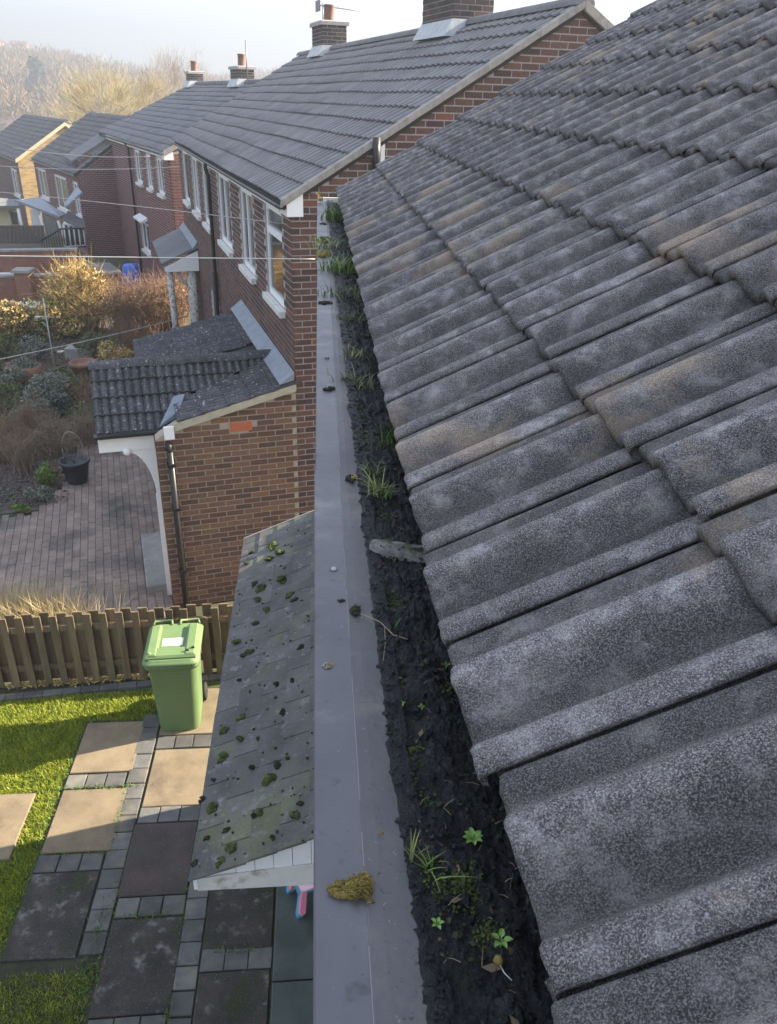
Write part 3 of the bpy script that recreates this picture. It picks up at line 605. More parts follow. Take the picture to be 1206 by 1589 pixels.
# things lying on the capping
def clump(label, px, py, rx, ry, rz, m, nb=26, fr=0, frm=None, group=None):
    c = gz(px, py, CZ+.0008); root = thing('moss_clump', c, label, 'moss clump', group=group); mb = MB()
    for i in range(nb):
        a = random.uniform(0, 6.28); q = math.sqrt(random.random())
        mb.blob((math.cos(a)*q*rx, math.sin(a)*q*ry, rz*.45*(1-q*.7)), (rx*.3, ry*.3, rz*.5), i, 7, 5, .9, 2)
    ob('cushion', mb, m, root)
    if fr:
        mb = MB()
        for i in range(fr):
            a = random.uniform(-.9, .9); L_ = rx*random.uniform(.6, 1.5); o_ = Vector((random.uniform(-.2, .6)*rx, random.uniform(-.8, .8)*ry, rz*random.uniform(.1, .7)))
            e = o_+Vector((math.cos(a)*L_*.6, math.sin(a)*L_*.6, random.uniform(-.3, .4)*L_*.5)); mid = (o_+e)/2+Vector((0, 0, rz*.3))
            mb.tube([o_, mid, e], .0008, 4, .0002)
            for k in range(5):
                t = random.random(); p = o_+(e-o_)*t; mb.add([p, p+Vector((random.gauss(0, .0015), random.gauss(0, .0015), .002)), p+Vector((random.gauss(0, .002), random.gauss(0, .002), 0))], [(0, 1, 2)])
        ob('fronds', mb, frm or m, root)
    return root
clump('golden brown moss clump lying on the capping near the bottom', 542, 1382, .0165, .0075, .008, M['moss_y'], 34, 420, M['moss_y'])
clump('dark curled moss scrap overhanging the inner capping edge', 552, 950, .006, .014, .004, M['moss_d'], 22, 20, M['moss_d'])
clump('thin dark moss sliver beside the curled moss scrap', 530, 933, .006, .004, .002, M['moss_d'], 8)
clump('small grey fluff of dirt on the capping below the moss scrap', 508, 1033, .006, .006, .0012, M['concrete'], 10, 14, M['twig'])
clump('single dark moss pellet on the capping above the joint', 511, 604, .012, .010, .007, M['moss_d'], 14)
clump('tiny dark moss dot on the capping, second above the joint', 507, 556, .006, .006, .003, M['moss_d'], 6)
clump('flat dark moss streak across the capping, third above the joint', 505, 470, .02, .018, .006, M['moss_d'], 16)
clump('mossy heap on the far capping, nearer of two', 503, 396, .028, .06, .02, M['moss_y'], 40, 40, M['olive'])
clump('mossy heap on the far capping, farther of two', 503, 374, .028, .06, .02, M['moss'], 40, 40, M['olive'])
clump('small moss tuft on the capping nearest the end cap', 501, 348, .02, .04, .008, M['moss_d'], 12)
clump('dead leaf and moss sliver sticking out at the capping joint', 545, 742, .010, .012, .005, M['moss_d'], 14, 14, M['gold'])
clump('pale lichen flake on the inner flange by the tall grass', 592, 1292, .0028, .0028, .0012, M['moss_y'], 6)
tw = MB().tube([gz(560, 952, CZ+.003), gz(590, 965, CZ-.004), gz(610, 985, CZ-.006), gz(633, 992, CZ-.008)], .0006, 5).tube([gz(597, 972, CZ-.004), gz(598, 1000, CZ-.006), gz(594, 1030, CZ-.006)], .0004, 4)
tag(ob('twig', tw, M['twig']), 'thin bare twig running from the moss scrap into the silt', 'twig')

# ================================================================= LEAN-TO CANOPY (mossy slates) on our wall
HC = 2.72
pn = gz(287, 1370, HC); pf = gz(381.7, 837, HC); YN, YF = pn.y, pf.y; XO = (pn.x+pf.x)/2
p_top = gy(474, 1304, YN); pit = math.atan2(p_top.z-HC, p_top.x-pn.x)
can = thing('canopy', (XO, YN, HC), 'lean-to canopy roofed in mossy grey slates with white boarded end', 'canopy')
cl = Vector((math.cos(pit), 0, math.sin(pit))); cn = Vector((-math.sin(pit), 0, math.cos(pit)))
LNG = YF-YN; RSC = (.02-XO)/math.cos(pit); G2 = (p_top-pn).length/4
smesh = [MB().rbox(0, G2*1.9, -.148, .148, 0, .006, .0025).mesh('slate', M['slate']) for _ in range(1)]
nc = int(RSC/G2)+1; SW = .30
for c in range(nc):
    y = -(SW/2 if c % 2 else 0); 
    while y < LNG:
        a, b = max(y, 0), min(y+SW, LNG)
        if b-a > .03:
            me = smesh[0] if b-a > SW-.001 else MB().rbox(0, G2*1.9, -(b-a)/2+.002, (b-a)/2-.002, 0, .006, .0025).mesh('slate', M['slate'])
            tl = math.asin(.007/G2); ang = pit-tl; X = Vector((math.cos(ang), 0, math.sin(ang))); Z = Vector((-math.sin(ang), 0, math.cos(ang)))
            R_ = Matrix((X, Vector((0, 1, 0)), Z)).transposed().to_4x4()
            o_ = cl*(c*G2+random.gauss(0, .0015))+Vector((0, (a+b)/2, 0))+cn*(random.uniform(0, .0015))
            lk('slate', me, can, mat=Matrix.Translation(o_) @ R_ @ Matrix.Rotation(random.gauss(0, .004), 4, 'Z'))
        y += SW
def cp_(s, y, n_): q = cl*s+cn*n_; return (q.x, y, q.z)
mb = MB().hexa([cp_(.02, .03, -.03), cp_(.02, LNG-.03, -.03), cp_(RSC, LNG-.03, -.03), cp_(RSC, .03, -.03), cp_(.02, .03, -.014), cp_(.02, LNG-.03, -.014), cp_(RSC, LNG-.03, -.014), cp_(RSC, .03, -.014)])
ob('roof_board', mb, M['felt'], can)
mb = MB().hexa([cp_(RSC-.03, .0, .01), cp_(RSC-.03, LNG, .01), cp_(RSC+.01, LNG, .01), cp_(RSC+.01, .0, .01), cp_(RSC-.03, .0, .02), cp_(RSC-.03, LNG, .02), cp_(RSC+.01, LNG, .06), cp_(RSC+.01, .0, .06)])
ob('flashing', mb, M['felt'], can)
# boarded triangular end: one board per part
x0b = .04; nb = 7; wE = .02-XO
for i in range(nb):
    a = x0b+(wE-x0b)*i/nb+.001; b = x0b+(wE-x0b)*(i+1)/nb-.0015; z0 = -.062
    za, zb = a*math.tan(pit)-.016, b*math.tan(pit)-.016
    yb = .045+.0015*(i % 2)
    if zb > z0+.01: ob('board', MB().hexa([(a, yb, z0), (b, yb, z0), (b, yb+.012, z0), (a, yb+.012, z0), (a, yb, max(za, z0+.002)), (b, yb, zb), (b, yb+.012, zb), (a, yb+.012, max(za, z0+.002))]), M['upvc'], can)
mb = MB().hexa([(.03, .034, -.105), (wE, .034, -.105), (wE, .043, -.105), (.03, .043, -.105), (.03, .034, -.02), (wE, .034, .045), (wE, .043, .045), (.03, .043, -.02)])
ob('trim_board', mb, M['paintw'], can)
ob('fascia', MB().box(.015, .035, .03, LNG-.03, -.09, -.012), M['upvc'], can)
ob('soffit', MB().box(.035, wE, .05, LNG-.05, -.065, -.057), M['upvc'], can)
ob('mortar_fillet', MB().hexa([cp_(-.0, LNG, -.02), cp_(RSC, LNG, -.02), cp_(RSC, LNG+.02, -.02), cp_(0, LNG+.02, -.02), cp_(0, LNG, .008), cp_(RSC, LNG, .008), cp_(RSC, LNG+.02, .006), cp_(0, LNG+.02, .006)]), M['mortar_verge'], can)
# moss on the slates: the clumps one can pick out, then the crumbs
big = [(435, 858, 17), (425, 850, 14), (418, 868, 13), (440, 903, 15), (450, 925, 11), (438, 902, 12), (405, 915, 14), (396, 908, 10), (457, 932, 9), (402, 932, 12), (415, 948, 11), (397, 968, 9), (369, 997, 13), (388, 1012, 12), (378, 1018, 10), (375, 1115, 12), (348, 1135, 11), (375, 1148, 12), (346, 1178, 14), (440, 1107, 9), (417, 1212, 16), (425, 1207, 12), (405, 1263, 12), (397, 1268, 9), (458, 1266, 14), (467, 1248, 9), (330, 1256, 14), (360, 1317, 15), (342, 1340, 12), (352, 1290, 9), (430, 1186, 9), (392, 1192, 8), (432, 1190, 8), (314, 1243, 9), (447, 1178, 7), (402, 1148, 7), (468, 1005, 7), (455, 1058, 8), (430, 1064, 8), (303, 1342, 9), (322, 1302, 8), (372, 1056, 6), (333, 1212, 7), (424, 1302, 7), (384, 875, 9), (392, 858, 8)]
mmesh = []
for s_ in range(5):
    mb = MB()
    for i in range(18):
        a = random.uniform(0, 6.28); q = math.sqrt(random.random()); mb.blob((math.cos(a)*q*.5, math.sin(a)*q*.36, .12*(1-q)), (.2, .2, .2), i+s_*20, 6, 5, 1.0, 2)
    mmesh.append(mb.mesh('moss_clump', M['moss']))
    dm = mmesh[-1].copy(); dm.materials.clear(); dm.materials.append(M['moss_d']); mmesh.append(dm)
def can_pt(px, py):
    d = ray(px, py); o_ = Vector((XO, YN, HC))-Vector((0, 0, CAMZ)); t = o_.dot(cn)/d.dot(cn); p = d*t; p.z += CAMZ; return p+cn*.008
for i, (px, py, s_) in enumerate(big):
    p = can_pt(px, py); dist = (p-Vector((0, 0, CAMZ))).length; r = s_*1.05*dist/F_PX
    o = lk('moss_clump', mmesh[(2*(i % 5))+(0 if s_ > 10 else 1)], None, p); o.scale = (r*1.1, r*1.1, r*.8); o.rotation_euler = (0, -pit, random.uniform(0, 6.28))
    ty = (p.y-YN)/LNG; tx = (p.x-XO)/(.02-XO)
    tag(o, ('large green' if s_ > 12 else 'medium' if s_ > 9 else 'small dark')+' moss clump on canopy slates, '+('at the white boarded end' if ty < .12 else 'in the lower half' if ty < .4 else 'in the upper half' if ty < .72 else 'near the brick porch')+(', outer edge' if tx < .33 else ', middle' if tx < .66 else ', gutter side'), 'moss clump', 'moss clumps on the canopy slates')
ps = []
for i in range(150):
    y = random.random()**1.2*LNG; s_ = random.random()*RSC*.97; q = Vector((XO, YN, HC))+cl*s_+Vector((0, y, 0))+cn*.008; ps.append(tuple(q))
tag(crumbs('moss_crumbs', ps, .002, .009, M['moss_d'], .7), 'small dark moss crumbs scattered over the canopy slates', 'moss', kind='stuff')

# ================================================================= FENCE, BIN, STOOLS
def picket(w, h, th, rounded=False):
    mb = MB(); n = 1
    prof_ = [(-w/2, 0), (w/2, 0), (w/2, h), (-w/2, h)] if not rounded else [(-w/2, 0), (w/2, 0)]+[(w/2*math.cos(t), h-w/2+w/2*math.sin(t)) for t in [math.pi*k/8 for k in range(9)]]
    return mb.prism(prof_, 1, 0, th)
fe = thing('picket_fence', (0, 0, 0), 'weathered brown timber fence of staggered boards behind the green bin', 'fence')
def fline(x): return 7.60+(x+3.3)*.055
ang = math.atan(.055)
pms = [picket(.078, .93, .02).mesh('picket', M['wood_old']), picket(.104, .91, .02).mesh('picket', M['wood_old'])]
x = -5.25; i = 0
while x < -.25:
    yb = fline(x)
    if not (-1.43 < x < -1.27):
        o = lk('picket', pms[0], fe, (x, yb, .03+random.uniform(-.012, .012)), ang+random.gauss(0, .01)); o.rotation_euler[1] = random.gauss(0, .006)
    o = lk('picket', pms[1], fe, (x+.088+.06*x/7.7, yb+.075, .05+random.uniform(-.012, .012)), ang); o.rotation_euler[1] = random.gauss(0, .006)
    x += .1755; i += 1
ob('picket', picket(.1, .82, .03, True), M['wood_old'], fe, (-1.35, fline(-1.35)-.012, .02), ang)
for z in (.22, .74):
    mb = MB().hexa([(-5.4, fline(-5.4)+.026, z), (-.2, fline(-.2)+.026, z), (-.2, fline(-.2)+.070, z), (-5.4, fline(-5.4)+.070, z), (-5.4, fline(-5.4)+.026, z+.075), (-.2, fline(-.2)+.026, z+.075), (-.2, fline(-.2)+.070, z+.075), (-5.4, fline(-5.4)+.070, z+.075)])
    ob('rail', mb, M['wood_old'], fe)
for px_ in (-4.3, -2.45, -.6): ob('post', MB().box(px_-.04, px_+.04, fline(px_)+.026, fline(px_)+.1, 0, .86), M['wood_old'], fe)

bn = thing('wheelie_bin', (-1.555, 7.0, .03), 'green two wheeled rubbish bin on the slabs in front of the fence', 'bin', rz=.05)
def rring(x, y, z, r, n=5):
    out = []
    for cx_, cy_, a0 in ((x-r, y-r, 0), (-x+r, y-r, 90), (-x+r, -y+r, 180), (x-r, -y+r, 270)):
        for k in range(n):
            a = math.radians(a0+90*k/(n-1)); out.append((cx_+r*math.cos(a), cy_+r*math.sin(a), z))
    return out
def loft(rings, capb=True, capt=True, smooth=True):
    mb = MB(); n = len(rings[0]); vs_ = [p for r_ in rings for p in r_]
    mb.add(vs_, [(i*n+k, i*n+(k+1) % n, (i+1)*n+(k+1) % n, (i+1)*n+k) for i in range(len(rings)-1) for k in range(n)], smooth)
    if capb: mb.add(rings[0], [tuple(range(n-1, -1, -1))])
    if capt: mb.add(rings[-1], [tuple(range(n))])
    return mb
ob('body', loft([rring(.205, .24, 0, .08), rring(.215, .25, .05, .09), rring(.245, .30, .86, .095), rring(.252, .31, .88, .095), rring(.272, .335, .885, .08), rring(.274, .338, .93, .06), rring(.262, .325, .94, .06)]), M['green_bin'], bn)
ld = loft([rring(.282, .352, .945, .07), rring(.285, .356, .965, .07), rring(.270, .340, .975, .07), rring(.250, .32, 1.0, .07)])
lid = ob('lid', ld, M['green_bin'], bn)
# raised rim panels and recessed middle of the lid
ob('lid_panel', MB().rbox(-.25, -.135, -.29, .26, .995, 1.045, .02).rbox(.135, .25, -.29, .26, .995, 1.045, .02).rbox(-.25, .25, -.30, -.13, .995, 1.035, .02), M['green_bin'], lid)
ob('label', MB().box(-.11, .10, -.075, .055, 1.0012, 1.003), M['label'], lid)
t1 = MB()
for k in range(4): t1.box(-.095, -.095+(.17, .13, .16, .09)[k], .03-k*.024, .038-k*.024, 1.0032, 1.0036)
ob('label_print', t1, mat('grey_print', [(0, (.22, .22, .22)), (1, (.28, .28, .28))], 9, .6), lid)
hd = MB()
for s_ in (-1, 1):
    hd.tube([(s_*.04, .30, 1.0), (s_*.05, .36, 1.02), (s_*.05, .385, 1.0), (s_*.23, .385, 1.0), (s_*.24, .33, .99)], .013, 8)
ob('handle', hd, M['green_bin'], lid)
ob('hinge_bar', MB().tube([(-.22, .36, .95), (.22, .36, .95)], .016, 8), M['green_bin'], bn)
ob('clip', MB().blob((-.21, -.25, 1.045), (.022, .022, .012), 1, 8, 6, .1), M['green_bin'], lid)
ob('latch', MB().box(.15, .18, -.24, -.22, 1.045, 1.06), M['rubber'], lid); ob('latch', MB().box(.205, .235, -.2, -.18, 1.045, 1.06), M['rubber'], lid)
for s_ in (-1, 1):
    w = MB(); r = .1; prof_ = [(.02, -.022), (r-.02, -.022), (r, -.014), (r, .014), (r-.02, .022), (.02, .022)]; w.lathe(prof_, 20)
    me = w.mesh('wheel', M['rubber']); o = lk('wheel', me, bn, (s_*.235, .27, .10)); o.rotation_euler[1] = math.pi/2
ob('axle', MB().tube([(-.23, .27, .1), (.23, .27, .1)], .011, 8), M['metalp'], bn)

# stack of three plastic stools under the canopy
def stool(label, dz, m, mt, k, cat='stool'):
    r = thing('plastic_stool', (-.155+k*.012, 4.62-k*.02, .055+dz), label, cat, rz=.35)
    ob('seat', loft([rring(.105, .105, .215, .03), rring(.125, .125, .225, .035), rring(.120, .120, .24, .035)]), mt, r)
    for sx_ in (-1, 1):
        for sy_ in (-1, 1):
            mb = MB(); T = [(sx_*.07, sy_*.07), (sx_*.11, sy_*.07), (sx_*.11, sy_*.11), (sx_*.07, sy_*.11)]; B = [(q[0]*1.25+sx_*.015, q[1]*1.25+sy_*.015) for q in T]
            if sx_*sy_ < 0: T, B = T[::-1], B[::-1]
            mb.hexa([(q[0], q[1], 0) for q in B]+[(q[0], q[1], .22) for q in T]); ob('leg', mb, m, r)
    return r
stool('blue plastic stool at the bottom of the small stack', 0, M['blue2'], M['blue2'], 0)
stool('teal plastic stool in the middle of the small stack', .045, M['teal'], M['teal'], 1)
stool('pink plastic stool on top of the small stack', .09, M['pink'], M['pinkl'], 2)

# ================================================================= NEIGHBOUR HOUSES
TH1 = .2352; U1 = Vector((math.cos(TH1), math.sin(TH1), 0)); W1 = Vector((-math.sin(TH1), math.cos(TH1), 0)); D1 = 9.3704
def h1w(u, v, z): return U1*u+W1*(v+D1)+Vector((0, 0, z))
def h1pt(px, py, v=None, u=None):   # point of the neighbour's frame on the plane v = const or u = const
    d = ray(px, py); t = (v+D1)/d.dot(W1) if v is not None else u/d.dot(U1); p = d*t
    return p.dot(U1), p.dot(W1)-D1, p.z+CAMZ
BK = {}
def brick_wall(par, m, plane, a0, a1, z0, z1, at_, ok, parts=None, proud=.006, phase=0, name='brick', lim=300, side=-1, score=None):
    """stretcher bond bricks on the plane x = at_ (plane 0) or y = at_ (plane 1); ok(a, b, za, zb) says which bricks are laid; nearest ones single"""
    key = (m.name, plane, side); L_, H_ = .211, .0605
    if key not in BK:
        mb = MB(); d0, d1 = (-proud, .03) if side < 0 else (-.03, proud)
        if plane == 1: mb.box(-L_/2, L_/2, d0, d1, -H_/2, H_/2)
        else: mb.box(d0, d1, -L_/2, L_/2, -H_/2, H_/2)
        BK[key] = mb.mesh('brick', m)
    items = []; r = 0; z = z0
    while z+H_ <= z1+.001:
        a = a0-(.1125 if (r+phase) % 2 else 0)
        while a < a1:
            x0_, x1_ = max(a, a0), min(a+L_, a1)
            if x1_-x0_ > .04 and ok(x0_, x1_, z, z+H_): items.append((x0_, x1_, z))
            a += .225
        z += .075; r += 1
    if score: items.sort(key=score)
    single = items[:lim] if parts else []; rest_ = items[lim:] if parts else items
    for (x0_, x1_, z) in single:
        c = (x0_+x1_)/2; jz = random.gauss(0, .0008); dp = random.gauss(0, .0009)
        loc = (c, at_+dp, z+H_/2+jz) if plane == 1 else (at_+dp, c, z+H_/2+jz)
        o = lk(name, BK[key], par, loc)
        if x1_-x0_ < L_-.002: o.scale = ((x1_-x0_)/L_, 1, 1) if plane == 1 else (1, (x1_-x0_)/L_, 1)
    if rest_:
        mb = MB(); d0, d1 = (at_-proud, at_+.03) if side < 0 else (at_-.03, at_+proud)
        for (x0_, x1_, z) in rest_:
            if plane == 1: mb.box(x0_, x1_, d0, d1, z, z+H_)
            else: mb.box(d0, d1, x0_, x1_, z, z+H_)
        tag(ob('brickwork', mb, m, par), kind='stuff')
def holes(a0, a1, z0, z1, ops):      # rectangles of wall around openings
    xs = sorted({a0, a1, *[q for o in ops for q in o[:2]]}); zs = sorted({z0, z1, *[q for o in ops for q in o[2:]]}); out = []
    for i in range(len(xs)-1):
        for j in range(len(zs)-1):
            cx_, cz = (xs[i]+xs[i+1])/2, (zs[j]+zs[j+1])/2
            if not any(o[0] < cx_ < o[1] and o[2] < cz < o[3] for o in ops): out.append((xs[i], xs[i+1], zs[j], zs[j+1]))
    return out
def window_u(par, u, v0, v1, z0, z1, transom=None, mull=True, sill=True, mats='upvc', depth=.025, curtain=False):
    """a window in a wall that faces -u"""
    w = ob('window', MB().box(u+depth, u+depth+.05, v0, v0+.075, z0, z1).box(u+depth, u+depth+.05, v1-.075, v1, z0, z1).box(u+depth, u+depth+.05, v0+.075, v1-.075, z0, z0+.08).box(u+depth, u+depth+.05, v0+.075, v1-.075, z1-.08, z1), M[mats], par)
    pv_ = MB().box(u+depth+.022, u+depth+.03, v0+.05, v1-.05, z0+.055, z1-.055); ob('pane', pv_, M['glass'], w)
    if mull: ob('mullion', MB().box(u+depth-.004, u+depth+.054, (v0+v1)/2-.035, (v0+v1)/2+.035, z0+.05, z1-.05), M[mats], w)
    if transom: ob('transom', MB().box(u+depth-.008, u+depth+.056, v0+.04, v1-.04, transom-.045, transom+.045), M[mats], w)
    if sill: ob('sill', MB().rbox(u-.07, u+depth+.03, v0-.06, v1+.06, z0-.085, z0-.002, .008), M['paintw'], w)
    if curtain: ob('curtain', MB().box(u+depth+.06, u+depth+.07, v0+.05, v0+.3, z0+.1, z1-.05), M['curtain'], w)
    ob('reveal', MB().box(u+.003, u+depth+.05, v0-.012, v0-.001, z0, z1).box(u+.003, u+depth+.05, v1+.001, v1+.012, z0, z1), M['mortar_d'], w)
    return w
# low tile for the neighbours' roofs
def ntile(w, L_, na_=8, rolls=2, h=.03, th=.014, m=None):
    mb = MB(); ts = [w*i/na_ for i in range(na_+1)]
    pr = lambda t: h*max(0, math.sin(t/w*math.pi*2*rolls-math.pi/2)*.5+.5)**1.5
    rows = [[(.0, t, pr(t)-.004) for t in ts], [(0, t, pr(t)+th) for t in ts], [(L_, t, pr(t)+th) for t in ts]]
    vs_ = [p for r_ in rows for p in r_]; k = na_+1
    mb.add(vs_, [(i*k+j+1, i*k+j, (i+1)*k+j, (i+1)*k+j+1) for i in range(2) for j in range(na_)])
    mb.hh = [((pr(t)/h if h else 1) if i else .2) for i in range(3) for t in ts]
    return mb
def tiled(par, org, sdir, along, nrow, ncol, m, gauge=.312, w=.2, lim=300, keep=None, rolls=2, jit=.002, na_=8, name='roof_tile', score=None, len_=None, h=.03, gap=.011):
    """courses of tiles: org = eave corner, sdir = up the slope, along = along the eave"""
    sdir = Vector(sdir).normalized(); along = Vector(along).normalized(); nrm = sdir.cross(along).normalized()
    if nrm.z < 0: nrm = -nrm
    base = ntile(w-gap, len_ or gauge*1.12, na_, rolls, h=h); me = None; its = []
    for r in range(nrow):
        for c in range(ncol):
            p = Vector(org)+sdir*(r*gauge)+along*(c*w)
            if keep and not keep(p+sdir*gauge*.5+along*w*.5): continue
            its.append((p, r, c))
    if score: its.sort(key=score)
    tl = math.asin(.027/gauge); X = (sdir*math.cos(tl)-nrm*math.sin(tl)); Z = (nrm*math.cos(tl)+sdir*math.sin(tl)); R3 = Matrix((X, along, Z)).transposed(); R4 = R3.to_4x4()
    bV = np.array(base.v); Rn = np.array(R3); VV = []; FF = []
    me = base.mesh(name, m)
    def seth(me_, reps):
        at_ = me_.attributes.new('height', 'FLOAT', 'POINT'); at_.data.foreach_set('value', np.tile(np.array(base.hh, np.float32), reps))
    seth(me, 1)
    for n_, (p, r, c) in enumerate(its):
        q = p+nrm*(random.uniform(0, jit)+.012*noise.noise(p*.9))+sdir*(random.gauss(0, jit)+.035*noise.noise(Vector((p.y*.35, r*.9, 3))))
        if n_ < lim: lk(name, me, par, mat=Matrix.Translation(q) @ R4)
        else:
            b = len(VV)*len(bV); VV.append(bV @ Rn.T+np.array(q)); FF += [tuple(i+b for i in f) for f in base.f]
    if VV:
        o_ = npmesh('roof_tiles', np.concatenate(VV), FF, m, par); seth(o_.data, len(VV)); tag(o_, kind='stuff')
def groove_shade(m, lo_, hi_):  # channel shade, along with grime, painted into the colour by profile height
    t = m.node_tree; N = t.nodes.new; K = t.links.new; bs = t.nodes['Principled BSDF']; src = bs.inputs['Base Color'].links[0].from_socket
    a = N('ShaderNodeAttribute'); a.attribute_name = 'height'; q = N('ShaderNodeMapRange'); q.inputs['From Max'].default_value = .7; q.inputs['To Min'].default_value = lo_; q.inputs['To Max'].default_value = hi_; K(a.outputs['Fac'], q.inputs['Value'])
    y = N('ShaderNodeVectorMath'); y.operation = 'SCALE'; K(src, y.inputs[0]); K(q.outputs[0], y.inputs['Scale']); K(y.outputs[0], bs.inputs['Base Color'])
for k in ('tile_far', 'tile_far2', 'tile_porch'): M[k+'_r'] = M[k].copy(); groove_shade(M[k+'_r'], .42, 1.2)
def gutter_run(par, x, v0, v1, z, m='black_pl'):
    mb = MB(); vs_ = []; n = 6
    for v in (v0, v1):
        vs_ += [(x+.055*math.cos(a), v, z+.055*math.sin(a)) for a in [math.pi+math.pi*k/n for k in range(n+1)]]+[(x+.05*math.cos(a), v, z+.05*math.sin(a)) for a in [math.pi+math.pi*k/n for k in range(n, -1, -1)]]
    k = 2*(n+1); mb.add(vs_, [(i, (i+1) % k, k+(i+1) % k, k+i) for i in range(k)], True); mb.add(vs_, [tuple(range(k)), tuple(range(2*k-1, k-1, -1))])
    return ob('gutter', mb, M[m], par)
M['brick_ch'] = brickmat('chimney_brick', [lin('4a403d'), lin('544844'), lin('423a39'), lin('5c4c46')])
def chimney(par, x, y, z, wx, wy, h, pots=1, m='brick_ch'):
    c = ob('chimney', MB().box(x-wx/2, x+wx/2, y-wy/2, y+wy/2, z, z+h), M['mortar_d'], par)
    mb = MB(); r = 0; zz = z+.01
    while zz+.063 < z+h-.02:
        o_ = .1125 if r % 2 else 0
        for side, rng_, fx in (('y', (x-wx/2, x+wx/2), y-wy/2), ('x', (y-wy/2, y+wy/2), x-wx/2)):
            a = rng_[0]-o_
            while a < rng_[1]:
                a0_, a1_ = max(a, rng_[0]), min(a+.213, rng_[1])
                if a1_-a0_ > .03:
                    if side == 'y': mb.box(a0_, a1_, fx-.006, fx+.02, zz, zz+.063)
                    else: mb.box(fx-.006, fx+.02, a0_, a1_, zz, zz+.063)
                a += .225
        zz += .075; r += 1
    tag(ob('brickwork', mb, M[m], c), kind='stuff')
    ob('cap', MB().rbox(x-wx/2-.05, x+wx/2+.05, y-wy/2-.05, y+wy/2+.05, z+h-.09, z+h, .02), M['mortar_d'], c)
    for i in range(pots):
        ob('chimney_pot', MB().lathe([(.13, 0), (.12, .05), (.11, .3), (.125, .31), (.125, .34), (.10, .34), (.095, .1)], 14, (x, y+(i-(pots-1)/2)*.3, z+h)), M['terra'], c)
    ob('flashing', MB().hexa([(x-wx/2-.14, y-wy/2-.05, z-.02), (x+.02, y-wy/2-.05, z-.02), (x+.02, y+wy/2+.05, z-.02), (x-wx/2-.14, y+wy/2+.05, z-.02),
        (x-wx/2-.012, y-wy/2-.012, z+.2), (x+.02, y-wy/2-.012, z+.2), (x+.02, y+wy/2+.012, z+.2), (x-wx/2-.012, y+wy/2+.012, z+.2)]), M['apron'], c)
    return c
O1 = W1*D1
H1 = thing('brick_house', O1, 'dark brick house with tiled gable roof just beyond the gutter end', 'house', rz=TH1)
UF, ZE1, UR, ZR, V1 = 1.95, 4.98, 5.33, 7.13, 13.9; TP = (7.13-5.10)/(5.33-1.88); P1 = math.atan(TP)
ops = [(.55, 1.65, 3.76, 4.93), (2.65, 3.75, 3.76, 4.93), (4.9, 6.3, 3.76, 4.93), (7.6, 8.75, 3.76, 4.93), (9.6, 10.8, 3.76, 4.93), (11.8, 13.0, 3.76, 4.93), (5.2, 6.3, 1.2, 2.4), (7.4, 8.6, 1.2, 2.4)]
mb = MB()
for a, b, c, d in holes(.05, V1, 0, 5.1, ops): mb.box(UF+.006, UF+.2, a, b, c, d)
wl = ob('front_wall', mb, M['mortar_d'], H1)
def ok_f(a, b, z0, z1): return z1 < 5.06 and not any(a < o[1]+.0 and b > o[0]-.0 and z0 < o[3] and z1 > o[2]-.08 for o in ops)
brick_wall(wl, M['brick'], 0, 0.0, 13.9, .01, 5.06, UF+.006, ok_f, parts=None)
gb = ob('gable_wall', MB().prism([(UF+.0065, 0), (8.7, 0), (8.7, 5.1), (UR, ZR-.06), (UF+.0065, 5.1)], 1, .006, .2), M['mortar_d'], H1)
def ok_g(a, b, z0, z1):
    zt = 5.10+((a+b)/2-1.88)*TP-.10 if (a+b)/2 < UR else 5.10+(8.86-(a+b)/2)*TP-.10
    if z0 < 2.9 and b < 1.96: return False
    return z0+.03 < zt+.05
brick_wall(gb, M['brick'], 1, UF, 8.69, .01, 7.1, .006, ok_g, parts=True, lim=300, score=lambda q: 0 if (q[0] < 2.25 and q[2] > 1.2) else (1 if q[2] > 4.6 and q[0] < 6 else 9))
ob('rear_wall', MB().box(8.5, 8.7, .2, V1, 0, 5.1).box(UF+.2, 8.5, V1-.2, V1, 0, 5.1), M['mortar_d'], H1)
for k, (a, b, c, d) in enumerate(ops): window_u(H1, UF, a, b, c, d, transom=4.60 if k == 0 else None, mull=k in (1, 2, 4), curtain=k in (2, 3))
# roof
nrow = int((UR-1.84)/math.cos(P1)/.312)+1
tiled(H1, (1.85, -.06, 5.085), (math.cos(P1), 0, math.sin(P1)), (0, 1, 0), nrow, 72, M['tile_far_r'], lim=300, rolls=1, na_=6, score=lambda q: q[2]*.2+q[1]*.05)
ob('roof_deck', MB().prism([(1.87, 5.05), (UR, ZR-.03), (8.8, 5.05), (8.8, 5.0), (UR, ZR-.1), (1.87, 5.0)], 1, -.03, V1+.02), M['felt'], H1)
ob('rear_slope', MB().hexa([(8.95, -.05, 5.04), (8.95, V1, 5.04), (UR, V1, ZR), (UR, -.05, ZR), (8.95, -.05, 5.07), (8.95, V1, 5.07), (UR, V1, ZR+.03), (UR, -.05, ZR+.03)]), M['tile_far'], H1)
rd = MB(); v = -.06
while v < V1:
    rr = .125; vs_ = [(UR+rr*math.cos(t), v, ZR-.02+rr*math.sin(t)*.8) for t in [math.pi*k/8 for k in range(9)]]+[(UR+rr*math.cos(t), v+.44, ZR-.02+rr*math.sin(t)*.8) for t in [math.pi*k/8 for k in range(9)]]
    rd.add(vs_, [(k+1, k, k+9, k+10) for k in range(8)], True); rd.add(vs_[:9], [tuple(range(9))]); v += .45
ob('ridge_tiles', rd, M['tile_far'], H1)
